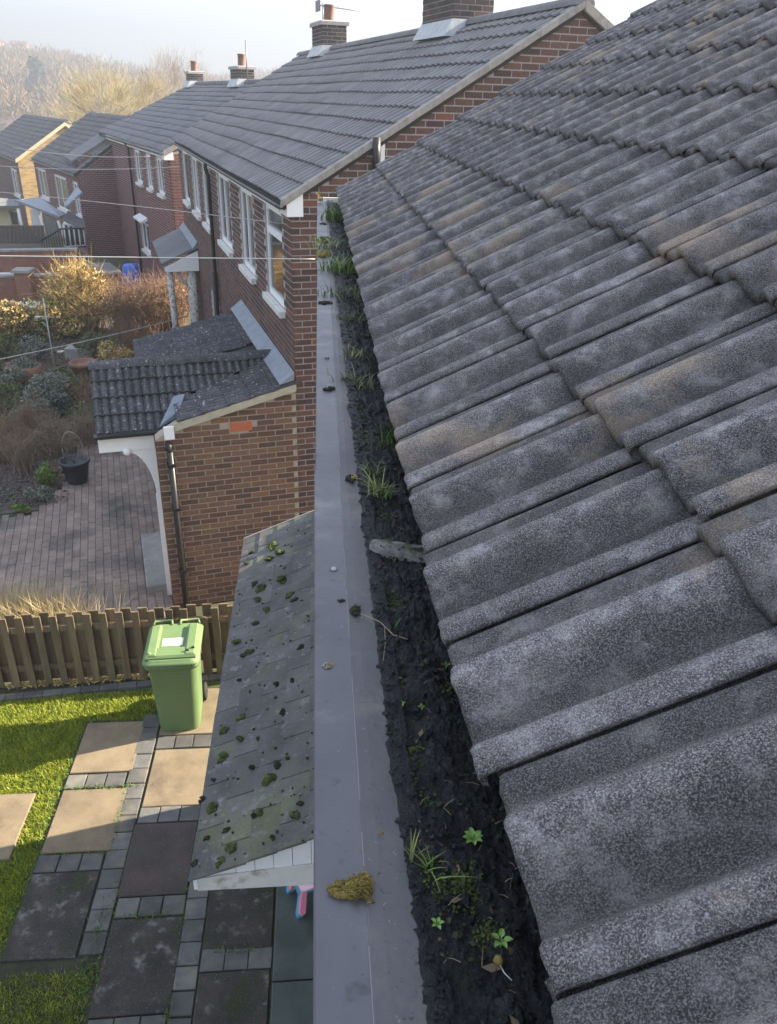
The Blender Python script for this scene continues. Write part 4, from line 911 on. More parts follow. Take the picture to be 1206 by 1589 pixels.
# mortared verge: lumpy light strip
mb = MB(); n = 34
for i in range(n):
    s0_, s1_ = i/n, (i+1)/n-.0006
    for (ua, za, ub, zb) in [(1.84, 5.085, UR, ZR+.005)]:
        j = random.uniform(-.006, .006); A_ = (ua+(ub-ua)*s0_, za+(zb-za)*s0_); B_ = (ua+(ub-ua)*s1_, za+(zb-za)*s1_); t_ = .05+random.uniform(-.006, .01); y0 = -.072+random.uniform(-.002, .002)
        mb.hexa([(A_[0], y0, A_[1]-.05+j*.4), (B_[0], y0, B_[1]-.05+j*.4), (B_[0], .02, B_[1]-.075), (A_[0], .02, A_[1]-.075), (A_[0], y0, A_[1]+.02), (B_[0], y0, B_[1]+.02), (B_[0], .0, B_[1]+.033), (A_[0], .0, A_[1]+.033)])
        u2a, u2b = 2*UR-A_[0], 2*UR-B_[0]
        mb.hexa([(u2b, y0, B_[1]-.075), (u2a, y0, A_[1]-.075), (u2a, .02, A_[1]-.075), (u2b, .02, B_[1]-.075), (u2b, y0, B_[1]+.03), (u2a, y0, A_[1]+.03), (u2a, .05, A_[1]+.045), (u2b, .05, B_[1]+.045)])
ob('verge', mb, M['mortar_verge'], H1)
ob('eaves_box', MB().prism([(1.90, 4.93), (2.085, 4.93), (2.085, 5.17), (1.90, 5.06)], 1, -.05, .35), M['upvc'], H1)
ob('fascia', MB().box(1.89, 1.905, .36, V1, 4.94, 5.06).box(1.905, UF, .36, V1, 4.94, 4.955), M['upvc'], H1)
gutter_run(H1, 1.835, -.02, V1, 5.06)
ob('downpipe', MB().tube([(1.835, 7.02, 5.0), (1.84, 7.02, 4.9), (1.88, 7.05, 4.78), (1.885, 7.08, 4.6), (1.885, 7.1, 2.9), (1.885, 7.1, .05)], .036, 8), M['black_pl'], H1)
ob('downpipe', MB().tube([(1.885, 7.3, 3.0), (1.885, 7.3, .05)], .05, 8), M['black_pl'], H1)
ob('wall_vent', MB().tube([(2.92, -.08, 5.35), (2.92, -.08, 5.75)], .045, 8), M['black_pl'], H1); ob('vent_strip', MB().box(2.985, 3.035, -.03, .0, 5.30, 5.78), M['upvc'], H1)
c1 = chimney(H1, UR, 3.7, 6.98, .62, 1.25, 1.0, 2); chimney(H1, UR, 11.35, 7.0, .55, 1.0, .68, 1)
# aerial on the second chimney
ae = thing('tv_aerial', h1w(UR, 11.9, 7.68), 'rooftop television aerial on the second chimney', 'aerial', rz=TH1)
ob('mast', MB().tube([(0, 0, -.1), (0, 0, .42)], .014, 6), M['aerial'], ae); ob('boom', MB().tube([(-.1, .0, .36), (1.0, -.1, .28)], .01, 6), M['aerial'], ae)
mb = MB()
for k in range(8): mb.tube([(-.05+k*.13, -.16, .37-k*.01), (-.05+k*.13, .16, .37-k*.01)], .005, 4)
ob('elements', mb, M['aerial'], ae)
ob('reflector', MB().box(-.13, -.11, -.2, .2, .24, .46), M['aerial'], ae)

# ---- brick porch extension against the neighbour
EX = thing('porch_extension', O1, 'brown brick lean-to porch with small tiled gable beside the dark house', 'porch', rz=TH1)
def zlean(u): return 3.01-.2515*(1.95-u)
ew = ob('side_wall', MB().prism([(.226, 0), (UF, 0), (UF, zlean(UF)-.06), (.48, zlean(.48)-.07), (.226, 2.42)], 1, .001, .2), M['mortar'], EX)
def ok_e(a, b, z0, z1):
    zt = zlean(a)-.075 if a > .40 else 2.40
    if 1.10 < (a+b)/2 < 1.32+.11 and 2.42 < (z0+z1)/2 < 2.57: return False
    return z1 < zt
brick_wall(ew, M['brick_ext'], 1, .22, 1.945, .012, 2.98, .001, ok_e, parts=True, lim=300, score=lambda q: -q[2])
vt = ob('air_brick', MB().box(1.105, 1.40, -.006, .02, 2.425, 2.565), M['mortar'], EX)
mb = MB().box(1.118, 1.388, -.010, .0, 2.435, 2.555)
for k in range(9): mb.box(1.127+k*.029, 1.142+k*.029, -.013, -.008, 2.44, 2.55)
ob('grille', mb, M['vent'], vt)
mb = MB()
for a, b, c, d in holes(.21, 4.0, 0, 2.42, [(.86, 1.86, .16, 2.2)]): mb.box(.226, .4, a, b, c, d)
fw = ob('front_wall', mb, M['mortar'], EX)
brick_wall(fw, M['brick_ext'], 0, .0, 4.0, .012, 2.4, .226, lambda a, b, z0, z1: not (a < 1.88 and b > .84 and z0 < 2.22), parts=None)
dr = ob('door', MB().box(.25, .29, .9, 1.82, .17, 2.15), M['upvc'], EX)
ob('door_frame', MB().box(.20, .30, .84, .90, .0, 2.2).box(.20, .30, 1.82, 1.88, .0, 2.2).box(.20, .30, .90, 1.82, 2.14, 2.2), M['upvc'], EX)
ob('pane', MB().box(.243, .249, 1.05, 1.67, 1.0, 1.95), M['glass'], dr); ob('handle', MB().tube([(.24, 1.72, 1.05), (.20, 1.72, 1.05), (.20, 1.62, 1.05)], .01, 6), M['metalp'], dr)
P2_ = math.atan2(.60, .87)
# lean-to slope and porch gable slope (they run into each other along the valley)
def keep_l(p): return (p.y < 1.2 and p.x > .42) or p.y > 1.75
tl_ = (math.cos(math.atan(.2515)), 0, math.sin(math.atan(.2515)))
def zpor(v): return 3.0-.644*abs(1.2-v)
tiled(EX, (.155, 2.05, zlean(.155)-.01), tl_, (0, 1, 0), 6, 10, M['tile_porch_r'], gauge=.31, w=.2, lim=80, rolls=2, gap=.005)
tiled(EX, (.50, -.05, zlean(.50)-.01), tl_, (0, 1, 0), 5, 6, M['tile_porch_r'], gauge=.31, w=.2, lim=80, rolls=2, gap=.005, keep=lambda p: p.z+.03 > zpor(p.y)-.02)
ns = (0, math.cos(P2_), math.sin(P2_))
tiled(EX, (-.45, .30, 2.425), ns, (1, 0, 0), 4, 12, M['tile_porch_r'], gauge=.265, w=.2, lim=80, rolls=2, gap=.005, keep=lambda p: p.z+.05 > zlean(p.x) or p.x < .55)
ob('far_slope', MB().hexa([(-.45, 2.1, 2.40), (1.93, 2.1, 2.40), (1.93, 1.2, 2.98), (-.45, 1.2, 2.98), (-.45, 2.1, 2.43), (1.93, 2.1, 2.43), (1.93, 1.2, 3.01), (-.45, 1.2, 3.01)]), M['tile_porch'], EX)
ob('roof_board', MB().prism([(.33, 2.40), (1.2, 2.975), (2.08, 2.40)], 0, -.43, .6).prism([(.20, zlean(.2)-.03), (1.94, zlean(1.94)-.03), (1.94, zlean(1.94)-.05), (.2, zlean(.2)-.06)], 1, 1.9, 4.0).prism([(.5, zlean(.5)-.03), (1.94, zlean(1.94)-.03), (1.94, zlean(1.94)-.05), (.5, zlean(.5)-.06)], 1, 0.0, 1.9), M['felt'], EX)
for i in range(6):
    u0_ = -.46+i*.40; vs_ = []
    for u in (u0_, u0_+.397): vs_ += [(u, 1.2+.10*math.cos(t), 3.0+.01*(i % 2)+.085*math.sin(t)) for t in [math.pi*k/6 for k in range(7)]]
    ob('ridge_tile', MB().add(vs_, [(k, k+1, k+8, k+7) for k in range(6)], True).add(vs_[:7], [tuple(range(7))]), M['tile_porch'], EX)
def bz(u): return zlean(u)
ob('bargeboard', MB().prism([(.46, bz(.46)-.115), (1.95, bz(1.95)-.105), (1.95, bz(1.95)-.015), (.46, bz(.46)-.02)], 1, -.045, -.012), mat('cream_bargeboard', [(.3, (.36, .33, .25)), (.7, (.48, .44, .35))], 9, .8, .4, 40), EX)
ob('flashing', MB().hexa([(1.75, -.03, zlean(1.75)+.035), (1.93, -.03, zlean(1.93)+.035), (1.93, 4.1, zlean(1.93)+.035), (1.75, 4.1, zlean(1.75)+.035), (1.76, -.03, zlean(1.75)+.042), (1.935, -.03, zlean(1.93)+.13), (1.935, 4.1, zlean(1.93)+.13), (1.76, 4.1, zlean(1.75)+.042)]), M['lead'], EX)
ob('valley_lead', MB().hexa([(.30, .28, 2.47), (.55, .30, 2.58), (.66, .62, 2.72), (.52, .62, 2.70), (.30, .28, 2.485), (.55, .30, 2.66), (.66, .62, 2.76), (.52, .62, 2.74)]), M['lead'], EX)
ob('fascia', MB().box(-.44, .215, .285, .305, 2.20, 2.385), M['upvc'], EX)
ob('fascia_box', MB().box(.33, .45, -.04, -.005, 2.42, 2.58), M['upvc'], EX)
mb = MB(); g2 = [(.055*math.cos(a), .055*math.sin(a)) for a in [math.pi+math.pi*k/6 for k in range(7)]]
mb.prism([(.24+q[0], 2.445+q[1]) for q in g2], 0, -.47, .30); ob('gutter', mb, M['black_pl'], EX)
ob('gutter_bend', MB().tube([(.27, .20, 2.40), (.35, .05, 2.38), (.375, -.04, 2.33), (.375, -.055, 2.25)], .036, 8), M['black_pl'], EX)
ob('downpipe', MB().tube([(.375, -.055, 2.27), (.375, -.055, .02)], .037, 10), M['black_pl'], EX)
for z in (.6, 1.5, 2.1): ob('pipe_clip', MB().box(.325, .425, -.10, -.005, z-.02, z+.02), M['black_pl'], EX)
ob('lamp', MB().blob((-.12, .28, 2.19), (.05, .03, .05), 1, 10, 8, .02), M['upvc'], EX)
# curved white bracket
arc = [(.235, 2.20), (-.12, 2.20), (-.12, 2.17)]+[(-.12+.29*math.sin(t), 1.55+.62*math.cos(t)) for t in [math.pi/2*k/10 for k in range(1, 11)]]+[(.235, 1.50)]
ob('curved_bracket', MB().prism(arc, 1, .30, .345), M['upvc'], EX)
ob('post', MB().box(.16, .225, .30, .36, .0, 1.55), M['upvc'], EX)
ob('door_step', MB().rbox(-.10, .20, .42, 1.95, -.02, .15, .015), M['concrete'], EX)

# ---- driveway of block pavers beyond the fence
dw = tag(lk('driveway', MB().box(-2.75, .222, -.95, 7.6, -.06, .012).mesh('driveway', M['dirt']), None, O1, TH1), kind='structure')
pm = MB().rbox(-.0525, .0525, -.105, .105, -.02, .034, .005).mesh('block', M['paver'])
its = []
for i in range(27):
    for j in range(46):
        u = .16-i*.109; v = -1.5+j*.214-(.107 if i % 2 else 0)
        # planting bed bites into the drive
        bed = u < -.95-.9*(0 if v > 6 else 0) and v > 3.45 and (u+1.02 < -(.0) or v > 4.6) if u < -.95 else False
        if u < -1.62 and v > 3.35: continue
        if -1.62 <= u < -1.12 and v > 3.55+(u+1.62)*2.6: continue
        if u >= -1.12 and v > 6.2: continue
        wq = h1w(u, v, 0)
        if wq.y < 7.60+(wq.x+3.3)*.055+.28: continue
        its.append((u, v))
its.sort(key=lambda q: (q[1] < -.5)*50+q[1]+abs(q[0]+1)*.3)
rest_ = MB()
for n_, (u, v) in enumerate(its):
    if n_ < 300: lk('block', pm, dw, (u, v, random.uniform(-.003, .002)), random.gauss(0, .006))
    else: rest_.rbox(u-.0525, u+.0525, v-.105, v+.105, .0, .033+random.uniform(-.003, .002), .005)
tag(ob('blocks', rest_, M['paver'], dw), kind='stuff')

# ---- second terrace house, turned a little more
T2 = math.radians(20.5); H2 = thing('brick_house', h1w(1.68, 13.9, 0), 'second brick house beyond, lower roof with two small chimneys', 'house', rz=T2)
P2 = math.atan((6.5-4.86)/3.55)
ops2 = [(.95, 1.7, 3.66, 4.6), (2.6, 3.3, 3.66, 4.6), (4.3, 5.2, 3.66, 4.6), (4.15, 5.4, 1.6, 2.5)]
mb = MB()
for a, b, c, d in holes(.05, 10.4, -.5, 4.85, ops2): mb.box(.006, .2, a, b, c, d)
w2 = ob('front_wall', mb, M['mortar_d'], H2)
brick_wall(w2, M['brick_red'], 0, 0, 10.4, -.4, 4.8, .006, lambda a, b, z0, z1: not any(a < o[1] and b > o[0] and z0 < o[3] and z1 > o[2]-.08 for o in ops2))
ge = ob('gable_wall', MB().prism([(.0065, -.5), (7, -.5), (7, 4.85), (3.5, 6.45), (.0065, 4.85)], 1, .006, .2), M['mortar_d'], H2)
brick_wall(ge, M['brick_red'], 1, .0, 1.2, -.4, 4.8, .006, lambda a, b, z0, z1: True)
for o_ in ops2: window_u(H2, 0, *o_, mull=True, depth=.02)
ob('door_hood', MB().hexa([(-.22, 4.1, 2.55), (0, 4.1, 2.6), (0, 5.45, 2.6), (-.22, 5.45, 2.55), (-.22, 4.1, 2.6), (0, 4.1, 2.7), (0, 5.45, 2.7), (-.22, 5.45, 2.6)]), M['upvc'], H2)
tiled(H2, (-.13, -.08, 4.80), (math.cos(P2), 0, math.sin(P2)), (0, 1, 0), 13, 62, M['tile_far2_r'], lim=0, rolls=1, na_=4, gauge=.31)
ob('roof_deck', MB().prism([(-.11, 4.76), (3.5, 6.47), (7.1, 4.78), (7.1, 4.7), (3.5, 6.38), (-.11, 4.7)], 1, -.06, 12.3), M['felt'], H2)
ob('rear_slope', MB().hexa([(7.15, -.05, 4.8), (7.15, 12.3, 4.8), (3.5, 12.3, 6.5), (3.5, -.05, 6.5), (7.15, -.05, 4.84), (7.15, 12.3, 4.84), (3.5, 12.3, 6.54), (3.5, -.05, 6.54)]), M['tile_far2'], H2)
mb = MB(); v = -.08
while v < 12.2: mb.tube([(3.52, v, 6.50), (3.52, v+.43, 6.50)], .11, 8); v += .45
ob('ridge_tiles', mb, M['tile_far2'], H2)
gutter_run(H2, -.17, 0, 10.4, 4.79)
ob('eaves_box', MB().prism([(-.12, 4.62), (.12, 4.62), (.12, 4.88), (-.12, 4.82)], 1, -.09, .25), M['upvc'], H2); ob('fascia', MB().box(-.11, -.095, .3, 10.4, 4.66, 4.8), M['upvc'], H2)
ob('verge', MB().prism([(-.13, 4.72), (3.5, 6.40), (3.5, 6.53), (-.13, 4.85)], 1, -.11, -.082), M['mortar_verge'], H2)
ob('downpipe', MB().tube([(-.17, 5.9, 4.75), (-.06, 5.95, 4.6), (-.06, 6.0, -.2)], .035, 8), M['black_pl'], H2)
chimney(H2, 3.5, 4.95, 6.42, .5, .9, .55, 1); chimney(H2, 3.5, 11.35, 6.42, .5, .62, .52, 1)
pl = thing('roof_pole', h1w(1.68, 13.9, 0)+Vector((3.5*math.cos(T2)-4.4*math.sin(T2), 3.5*math.sin(T2)+4.4*math.cos(T2), 6.9)), 'thin bare aerial pole beside the broader small chimney', 'pole')
ob('mast', MB().tube([(0, 0, -.4), (0, 0, .75)], .02, 6), M['aerial'], pl)
H2S = 1.133
# ---- red gable
H3o = H2.location+Vector((-math.sin(T2)*10.4, math.cos(T2)*10.4, 0))
H3 = thing('brick_house', H3o, 'plain red brick gable wall standing forward of the second house', 'house', rz=T2)
g3 = ob('gable_wall', MB().prism([(-1.2, -1.2), (2.8, -1.2), (2.8, 3.98), (.8, 5.12), (-1.2, 3.98)], 1, 0, .2), M['mortar_d'], H3)
brick_wall(g3, M['brick_red'], 1, -1.2, .8, -1.1, 5.0, 0, lambda a, b, z0, z1: z1 < 3.98+(a+1.2)*.57-.03)
ob('side_wall', MB().box(-1.2, -1.0, .2, 2.5, -1.2, 3.98), M['mortar_d'], H3)
ob('roof', MB().prism([(-1.4, 3.93), (.8, 5.20), (3.0, 3.93), (3.0, 3.85), (.8, 5.12), (-1.4, 3.85)], 1, -.06, 2.6), M['tile_far2'], H3)
gutter_run(H3, -1.42, -.05, 2.5, 3.9); ob('downpipe', MB().tube([(-1.3, -.05, 3.9), (-1.26, -.05, 3.7), (-1.26, -.05, -1.1)], .05, 8), M['black_pl'], H3)
ob('wall_light', MB().box(.42, .5, -.06, 0, 2.7, 3.2), M['upvc'], H3)
for o_ in (H2, H3, pl):
    o_.location = Vector((0, 0, CAMZ))+(Vector(o_.location)-Vector((0, 0, CAMZ)))*H2S; o_.scale = (H2S,)*3
# ---- two houses further left
T4 = math.radians(27)
U4 = Vector((math.cos(T4), math.sin(T4), 0)); W4 = Vector((-math.sin(T4), math.cos(T4), 0))
def far_house(px, py, dist, label, half, rise, length, ops_, m, eave_h, gm, windows='upvc', tiles=True):
    d = ray(px, py); p = d*(dist/d.y); ze_ = p.z+CAMZ
    h = thing('brick_house', (p.x, p.y, ze_-eave_h), label, 'house', rz=T4); E_ = eave_h
    mb = MB()
    for a, b, c, d_ in holes(.05, length, 0, E_, ops_): mb.box(.0, .2, a, b, c, d_)
    fw_ = ob('front_wall', mb, M['mortar_d'], h)
    brick_wall(fw_, M[m], 0, 0, length, 0, E_-.05, 0, lambda a, b, z0, z1: not any(a < o[1] and b > o[0] and z0 < o[3] and z1 > o[2]-.08 for o in ops_))
    gw_ = ob('gable_wall', MB().prism([(.001, 0), (2*half, 0), (2*half, E_), (half, E_+rise), (.001, E_)], 1, .005, .2), M['mortar_d'], h)
    brick_wall(gw_, M[gm], 1, 0, 2*half, 0, E_+rise, .005, lambda a, b, z0, z1: z1 < E_+(min(a, 2*half-b))*rise/half-.03)
    for o_ in ops_: window_u(h, 0, *o_, mats=windows)
    tiled(h, (-.12, -.08, E_-.04), (math.cos(math.atan(rise/half)), 0, math.sin(math.atan(rise/half))), (0, 1, 0), int(math.hypot(half+.1, rise)/.31)+1, int(length/.3)+1, M['tile_far2_r'], lim=0, rolls=1, na_=3, gauge=.31, w=.3, h=.02)
    ob('roof_deck', MB().prism([(-.1, E_-.09), (half, E_+rise-.02), (2*half+.1, E_-.09), (2*half+.1, E_-.15), (half, E_+rise-.09), (-.1, E_-.15)], 1, -.07, length), M['felt'], h)
    ob('rear_slope', MB().hexa([(2*half+.12, -.07, E_-.06), (2*half+.12, length, E_-.06), (half, length, E_+rise), (half, -.07, E_+rise), (2*half+.12, -.07, E_-.02), (2*half+.12, length, E_-.02), (half, length, E_+rise+.04), (half, -.07, E_+rise+.04)]), M['tile_far2'], h)
    gutter_run(h, -.17, 0, length, E_-.07)
    return h
H4 = far_house(119, 268, 36, 'red brick house with white windows between the red gable and buff one', 2.9, 1.95, 9.2, [(.1, .95, 3.3, 4.6), (2.3, 4.6, 3.2, 4.6), (6.6, 8.4, 3.3, 4.6)], 'brick_red', 5.0, 'brick_red')
H5 = far_house(27, 247, 46, 'leftmost dark tiled house with sunlit buff brick gable', 2.55, 1.66, 12, [(.9, 2.6, 3.3, 4.6)], 'brick', 5.2, 'brick_yel', 'upvc')
ob('bargeboard', MB().prism([(-.12, 5.02), (2.55, 6.76), (2.55, 6.93), (-.12, 5.2)], 1, -.14, -.09).prism([(5.22, 5.02), (2.55, 6.76), (2.55, 6.93), (5.22, 5.2)], 1, -.14, -.09), M['render_y'], H5)
# glazed verandah, doors, balcony rail and garden walls in front of those houses
def fp(px, py, dist): d = ray(px, py); p = d*(dist/d.y); p.z += CAMZ; return p
def quadprism(name, pts, th, m, parent=None):
    pts = [Vector(q) for q in pts]; n_ = (pts[1]-pts[0]).cross(pts[2]-pts[0]).normalized()*th
    return ob(name, MB().hexa([q-n_ for q in pts]+pts), m, parent)
D4 = 31
vr = thing('verandah', fp(60, 400, D4), 'grey lean-to verandah roof in front of the red and buff houses', 'verandah'); vo = vr.location
quadprism('roof', [fp(22, 313, D4)-vo, fp(60, 309, D4+2)-vo, fp(100, 335, D4+2)-vo, fp(92, 339, D4)-vo], .08, M['lead'], vr)
for q in (28, 62, 90): ob('post', MB().tube([fp(q, 322+(q-22)*.3, D4)-vo, fp(q+12, 375, D4)-vo], .05, 6), M['paintw'], vr)
quadprism('panel', [fp(52, 366, D4+1)-vo, fp(68, 366, D4+1)-vo, fp(61, 326, D4+1)-vo, fp(46, 324, D4+1)-vo], .05, M['upvc'], vr)
quadprism('panel', [fp(76, 368, D4+1)-vo, fp(92, 366, D4+1)-vo, fp(85, 340, D4+1)-vo, fp(69, 334, D4+1)-vo], .05, M['metalp'], vr)
cs = thing('conservatory', fp(120, 400, D4), 'white framed glazed doors with sloping canopy beside the red gable', 'conservatory'); vo = cs.location
quadprism('glazing', [fp(102, 385, D4)-vo, fp(134, 382, D4)-vo, fp(130, 354, D4)-vo, fp(100, 348, D4)-vo], .05, M['glass'], cs)
for k in range(5): ob('frame', MB().tube([fp(102+k*8, 385-k*.7, D4)-vo, fp(99+k*7.7, 347+k*1.7, D4)-vo], .05, 4), M['upvc'], cs)
ob('frame', MB().tube([fp(102, 385, D4)-vo, fp(134, 382, D4)-vo], .06, 4), M['upvc'], cs); ob('frame', MB().tube([fp(99, 346, D4)-vo, fp(130, 354, D4)-vo], .06, 4), M['upvc'], cs)
quadprism('canopy_roof', [fp(98, 340, D4-.4)-vo, fp(133, 356, D4-.4)-vo, fp(131, 342, D4+1)-vo, fp(106, 326, D4+1)-vo], .06, M['tile_far2'], cs)
quadprism('canopy_roof', [fp(103, 320, D4-.4)-vo, fp(127, 298, D4-.4)-vo, fp(120, 289, D4+1)-vo, fp(100, 315, D4+1)-vo], .06, M['lead'], cs)
yp = thing('cream_annexe', fp(15, 390, 33), 'small sunlit cream rendered annexe with a dark window at far left', 'annexe'); vo = yp.location
quadprism('wall', [fp(-40, 352, 33)-vo, fp(34, 350, 33)-vo, fp(28, 322, 33)-vo, fp(-40, 322, 33)-vo], .2, M['render_y'], yp)
quadprism('window', [fp(18, 348, 32.9)-vo, fp(31, 348, 32.9)-vo, fp(28, 328, 32.9)-vo, fp(15, 328, 32.9)-vo], .05, M['glass'], yp)
ob('window_frame', MB().tube([fp(18, 348, 32.85)-vo, fp(15, 328, 32.85)-vo, fp(28, 328, 32.85)-vo, fp(31, 348, 32.85)-vo], .05, 4), M['upvc'], yp)
quadprism('roof', [fp(-40, 320, 32.4)-vo, fp(30, 319, 32.4)-vo, fp(26, 309, 34)-vo, fp(-40, 304, 34)-vo], .1, M['tile_far2'], yp)
rl = thing('railing', fp(100, 400, 30), 'black metal balcony railing in front of the glazed doors', 'railing'); vo = rl.location
ob('rail', MB().tube([fp(64, 373, 30)-vo, fp(95, 355, 30)-vo, fp(131, 354, 30)-vo], .03, 5).tube([fp(68, 398, 30)-vo, fp(97, 385, 30)-vo, fp(134, 382, 30)-vo], .03, 5), M['black_pl'], rl)
for k in range(19):
    t = k/18; xa = 64+t*67; ya = 373-18*min(1, t/.46) if t < .46 else 354.5
    ob('baluster', MB().tube([fp(xa, ya, 30)-vo, fp(xa+3.4, ya+26, 30)-vo], .016, 4), M['black_pl'], rl)
bf = thing('board_fence', fp(30, 400, 30.5), 'low brown board fence at the far left behind the wall', 'fence'); vo = bf.location
for k in range(16):
    xa = -30+k*6.2; quadprism('board', [fp(xa, 378, 30.5)-vo, fp(xa+5.4, 378, 30.5)-vo, fp(xa+4.6, 350, 30.5)-vo, fp(xa-.8, 350, 30.5)-vo], .04, M['decking'], bf)
def wallseg(name, label, a, b, ztop, zbot, th, m, copem, cat='wall'):
    a, b = Vector(a), Vector(b); d = (b-a).normalized(); s_ = Vector((-d.y, d.x, 0))*th/2
    w = thing(name, (a.x, a.y, zbot), label, cat); o_ = Vector((a.x, a.y, zbot)); H = ztop-zbot
    la = [a-s_, b-s_, b+s_, a+s_]
    ob('wall', MB().hexa([(q.x-o_.x, q.y-o_.y, 0) for q in la]+[(q.x-o_.x, q.y-o_.y, H) for q in la]), m, w)
    s2 = s_*1.25; la = [a-s2, b-s2, b+s2, a+s2]
    ob('coping', MB().hexa([(q.x-o_.x, q.y-o_.y, H+.001) for q in la]+[(q.x-o_.x, q.y-o_.y, H+.06) for q in la]), copem, w)
    return w, o_
wt = gz(0, 430, 1.0); wt2 = gz(186, 424, 1.0)
wA, oA = wallseg('garden_wall', 'low red brick garden wall with grey coping behind the hedge', gz(-70, 432, 1.0)-Vector((0, 0, 1)), gz(188, 424, 1.0)-Vector((0, 0, 1)), 1.0, -.1, .24, M['wall_red'], M['concrete'])
mb = MB(); dd = (wt2-wt); dd.z = 0; Lw = dd.length; dn_ = dd.normalized(); nrm_ = Vector((dn_.y, -dn_.x, 0))
bA = gz(-70, 432, 1.0); bB = gz(188, 424, 1.0); r = 0; z = -.06
while z < .95:
    t = -.1 if r % 2 else 0; LL = (bB-bA).length
    while t < LL:
        a0_ = bA+dn_*max(0, t)+nrm_*.12-oA; b0_ = bA+dn_*min(LL, t+.213)+nrm_*.12-oA; n3 = nrm_*.006
        mb.add([(a0_.x, a0_.y, z+.1), (b0_.x, b0_.y, z+.1), (b0_.x, b0_.y, z+.163), (a0_.x, a0_.y, z+.163), (a0_.x+n3.x, a0_.y+n3.y, z+.1), (b0_.x+n3.x, b0_.y+n3.y, z+.1), (b0_.x+n3.x, b0_.y+n3.y, z+.163), (a0_.x+n3.x, a0_.y+n3.y, z+.163)], [(4, 5, 6, 7), (3, 7, 6, 2), (0, 1, 5, 4), (0, 4, 7, 3), (1, 2, 6, 5)]); t += .225
    z += .075; r += 1
tag(ob('brickwork', mb, M['brick_red'], wA), kind='stuff')
for q in (38,): 
    p = gz(q, 431, 1.0); ob('pillar', MB().box(p.x-oA.x-.22, p.x-oA.x+.22, p.y-oA.y-.22, p.y-oA.y+.2, 0, 1.28), M['wall_red'], wA); ob('pillar_cap', MB().rbox(p.x-oA.x-.28, p.x-oA.x+.28, p.y-oA.y-.28, p.y-oA.y+.26, 1.28, 1.38, .03), M['concrete'], wA)
# open circle blocks set in the wall top
sc_ = ob('screen_block', MB(), M['concrete'], wA)
for k in range(4):
    p = gz(104+k*11, 436, .85)+nrm_*.14-oA; pts = [Vector((p.x, p.y, .87))+dn_*(.13*math.cos(a))+Vector((0, 0, .13*math.sin(a))) for a in [6.2832*i/14 for i in range(15)]]
    ob('screen_ring', MB().tube(pts, .03, 5, cap=False), M['concrete'], wA)
wB, oB = wallseg('terrace_wall', 'long dark upper terrace wall behind the planter', gz(-70, 386, 1.7)-Vector((0, 0, 1.7)), gz(120, 383, 1.7)-Vector((0, 0, 1.7)), 1.6, -.1, .24, M['wall_red'], M['concrete'])
terr = MB().hexa([tuple(gz(*q, .0))[:2]+(.0,) for q in [(-70, 430), (188, 422), (170, 408), (-70, 408)]]+[tuple(gz(*q, .0))[:2]+(.02,) for q in [(-70, 430), (188, 422), (170, 408), (-70, 408)]])
tag(ob('terrace_paving', terr, M['concrete']), kind='structure')
pp = gz(77, 418, .95); pb = thing('timber_planter', pp-Vector((0, 0, .1)), 'long brown timber planter box on the terrace by the red gable', 'planter')
ob('box', MB().box(0, 1.2, -.05, .0, -.3, .12).box(0, 1.2, .45, .5, -.3, .12).box(0, .05, 0, .45, -.3, .12).box(1.15, 1.2, 0, .45, -.3, .12), M['wood_box'], pb); ob('soil', MB().box(.05, 1.15, 0, .45, -.3, .05), M['earth'], pb)
bp = gz(205, 424, .6); br = thing('blue_barrel', (bp.x, bp.y, 0), 'bright blue plastic barrel standing below the second house', 'barrel')
ob('body', MB().lathe([(0, 0), (.26, 0), (.3, .1), (.31, .45), (.3, .82), (.24, .9), (0, .92)], 18), M['blue'], br)
rp2 = gz(122, 424, 1.05); ob_ = thing('red_flower_pot', rp2-Vector((0, 0, .1)), 'small red pot at the end of the timber planter', 'pot'); ob('body', MB().lathe([(0, 0), (.12, 0), (.17, .3), (.15, .3), (.12, .05)], 12), M['terra'], ob_)
gn = gz(45, 410, 1.1); gm_ = thing('covered_heap', gn-Vector((0, 0, .2)), 'grey covered heap of garden things on the terrace wall', 'heap'); ob('cover', MB().blob((0, 0, .15), (.42, .3, .38), 4, 14, 10, .4, 2), M['concrete'], gm_)
for dx_, lb in ((-.35, 'upper white slab lying beside the covered heap'), (-.1, 'lower white slab lying beside the covered heap')): tag(ob('white_block', MB().rbox(-.3, .3, -.1, .1, 0, .08, .01), M['upvc'], None, gn+Vector((dx_, -.5+dx_, -.2))), lb, 'slab')

# ---- the second porch canopy of the neighbour, with its posts
SC = thing('porch_canopy', O1, 'distant slate porch canopy with white end on peeling white posts', 'canopy', rz=TH1)
quadprism('roof', [(1.10, 10.86, 2.50), (1.93, 10.86, 2.88), (1.93, 14.3, 2.88), (1.10, 14.3, 2.50)][::-1], .06, M['tile_far2'], SC)
ob('flashing', MB().hexa([(1.82, 10.8, 2.86), (1.945, 10.8, 2.9), (1.945, 14.3, 2.9), (1.82, 14.3, 2.86), (1.82, 10.8, 2.885), (1.945, 10.8, 3.05), (1.945, 14.3, 3.05), (1.82, 14.3, 2.885)]), M['lead'], SC)
ob('end_board', MB().prism([(1.14, 2.38), (1.94, 2.38), (1.94, 2.84), (1.14, 2.47)], 1, 10.80, 10.85), M['upvc'], SC)
for u in (1.26, 1.76): ob('post', MB().tube([(u, 10.95, 2.38), (u+.01, 10.95, 1.3), (u, 10.95, 0)], .075 if u < 1.5 else .12, 8), M['birch'], SC)
ob('post_bracket', MB().tube([(1.45, 10.95, 2.36), (1.52, 10.95, 2.15), (1.7, 10.95, 2.0)], .04, 6), M['birch'], SC)

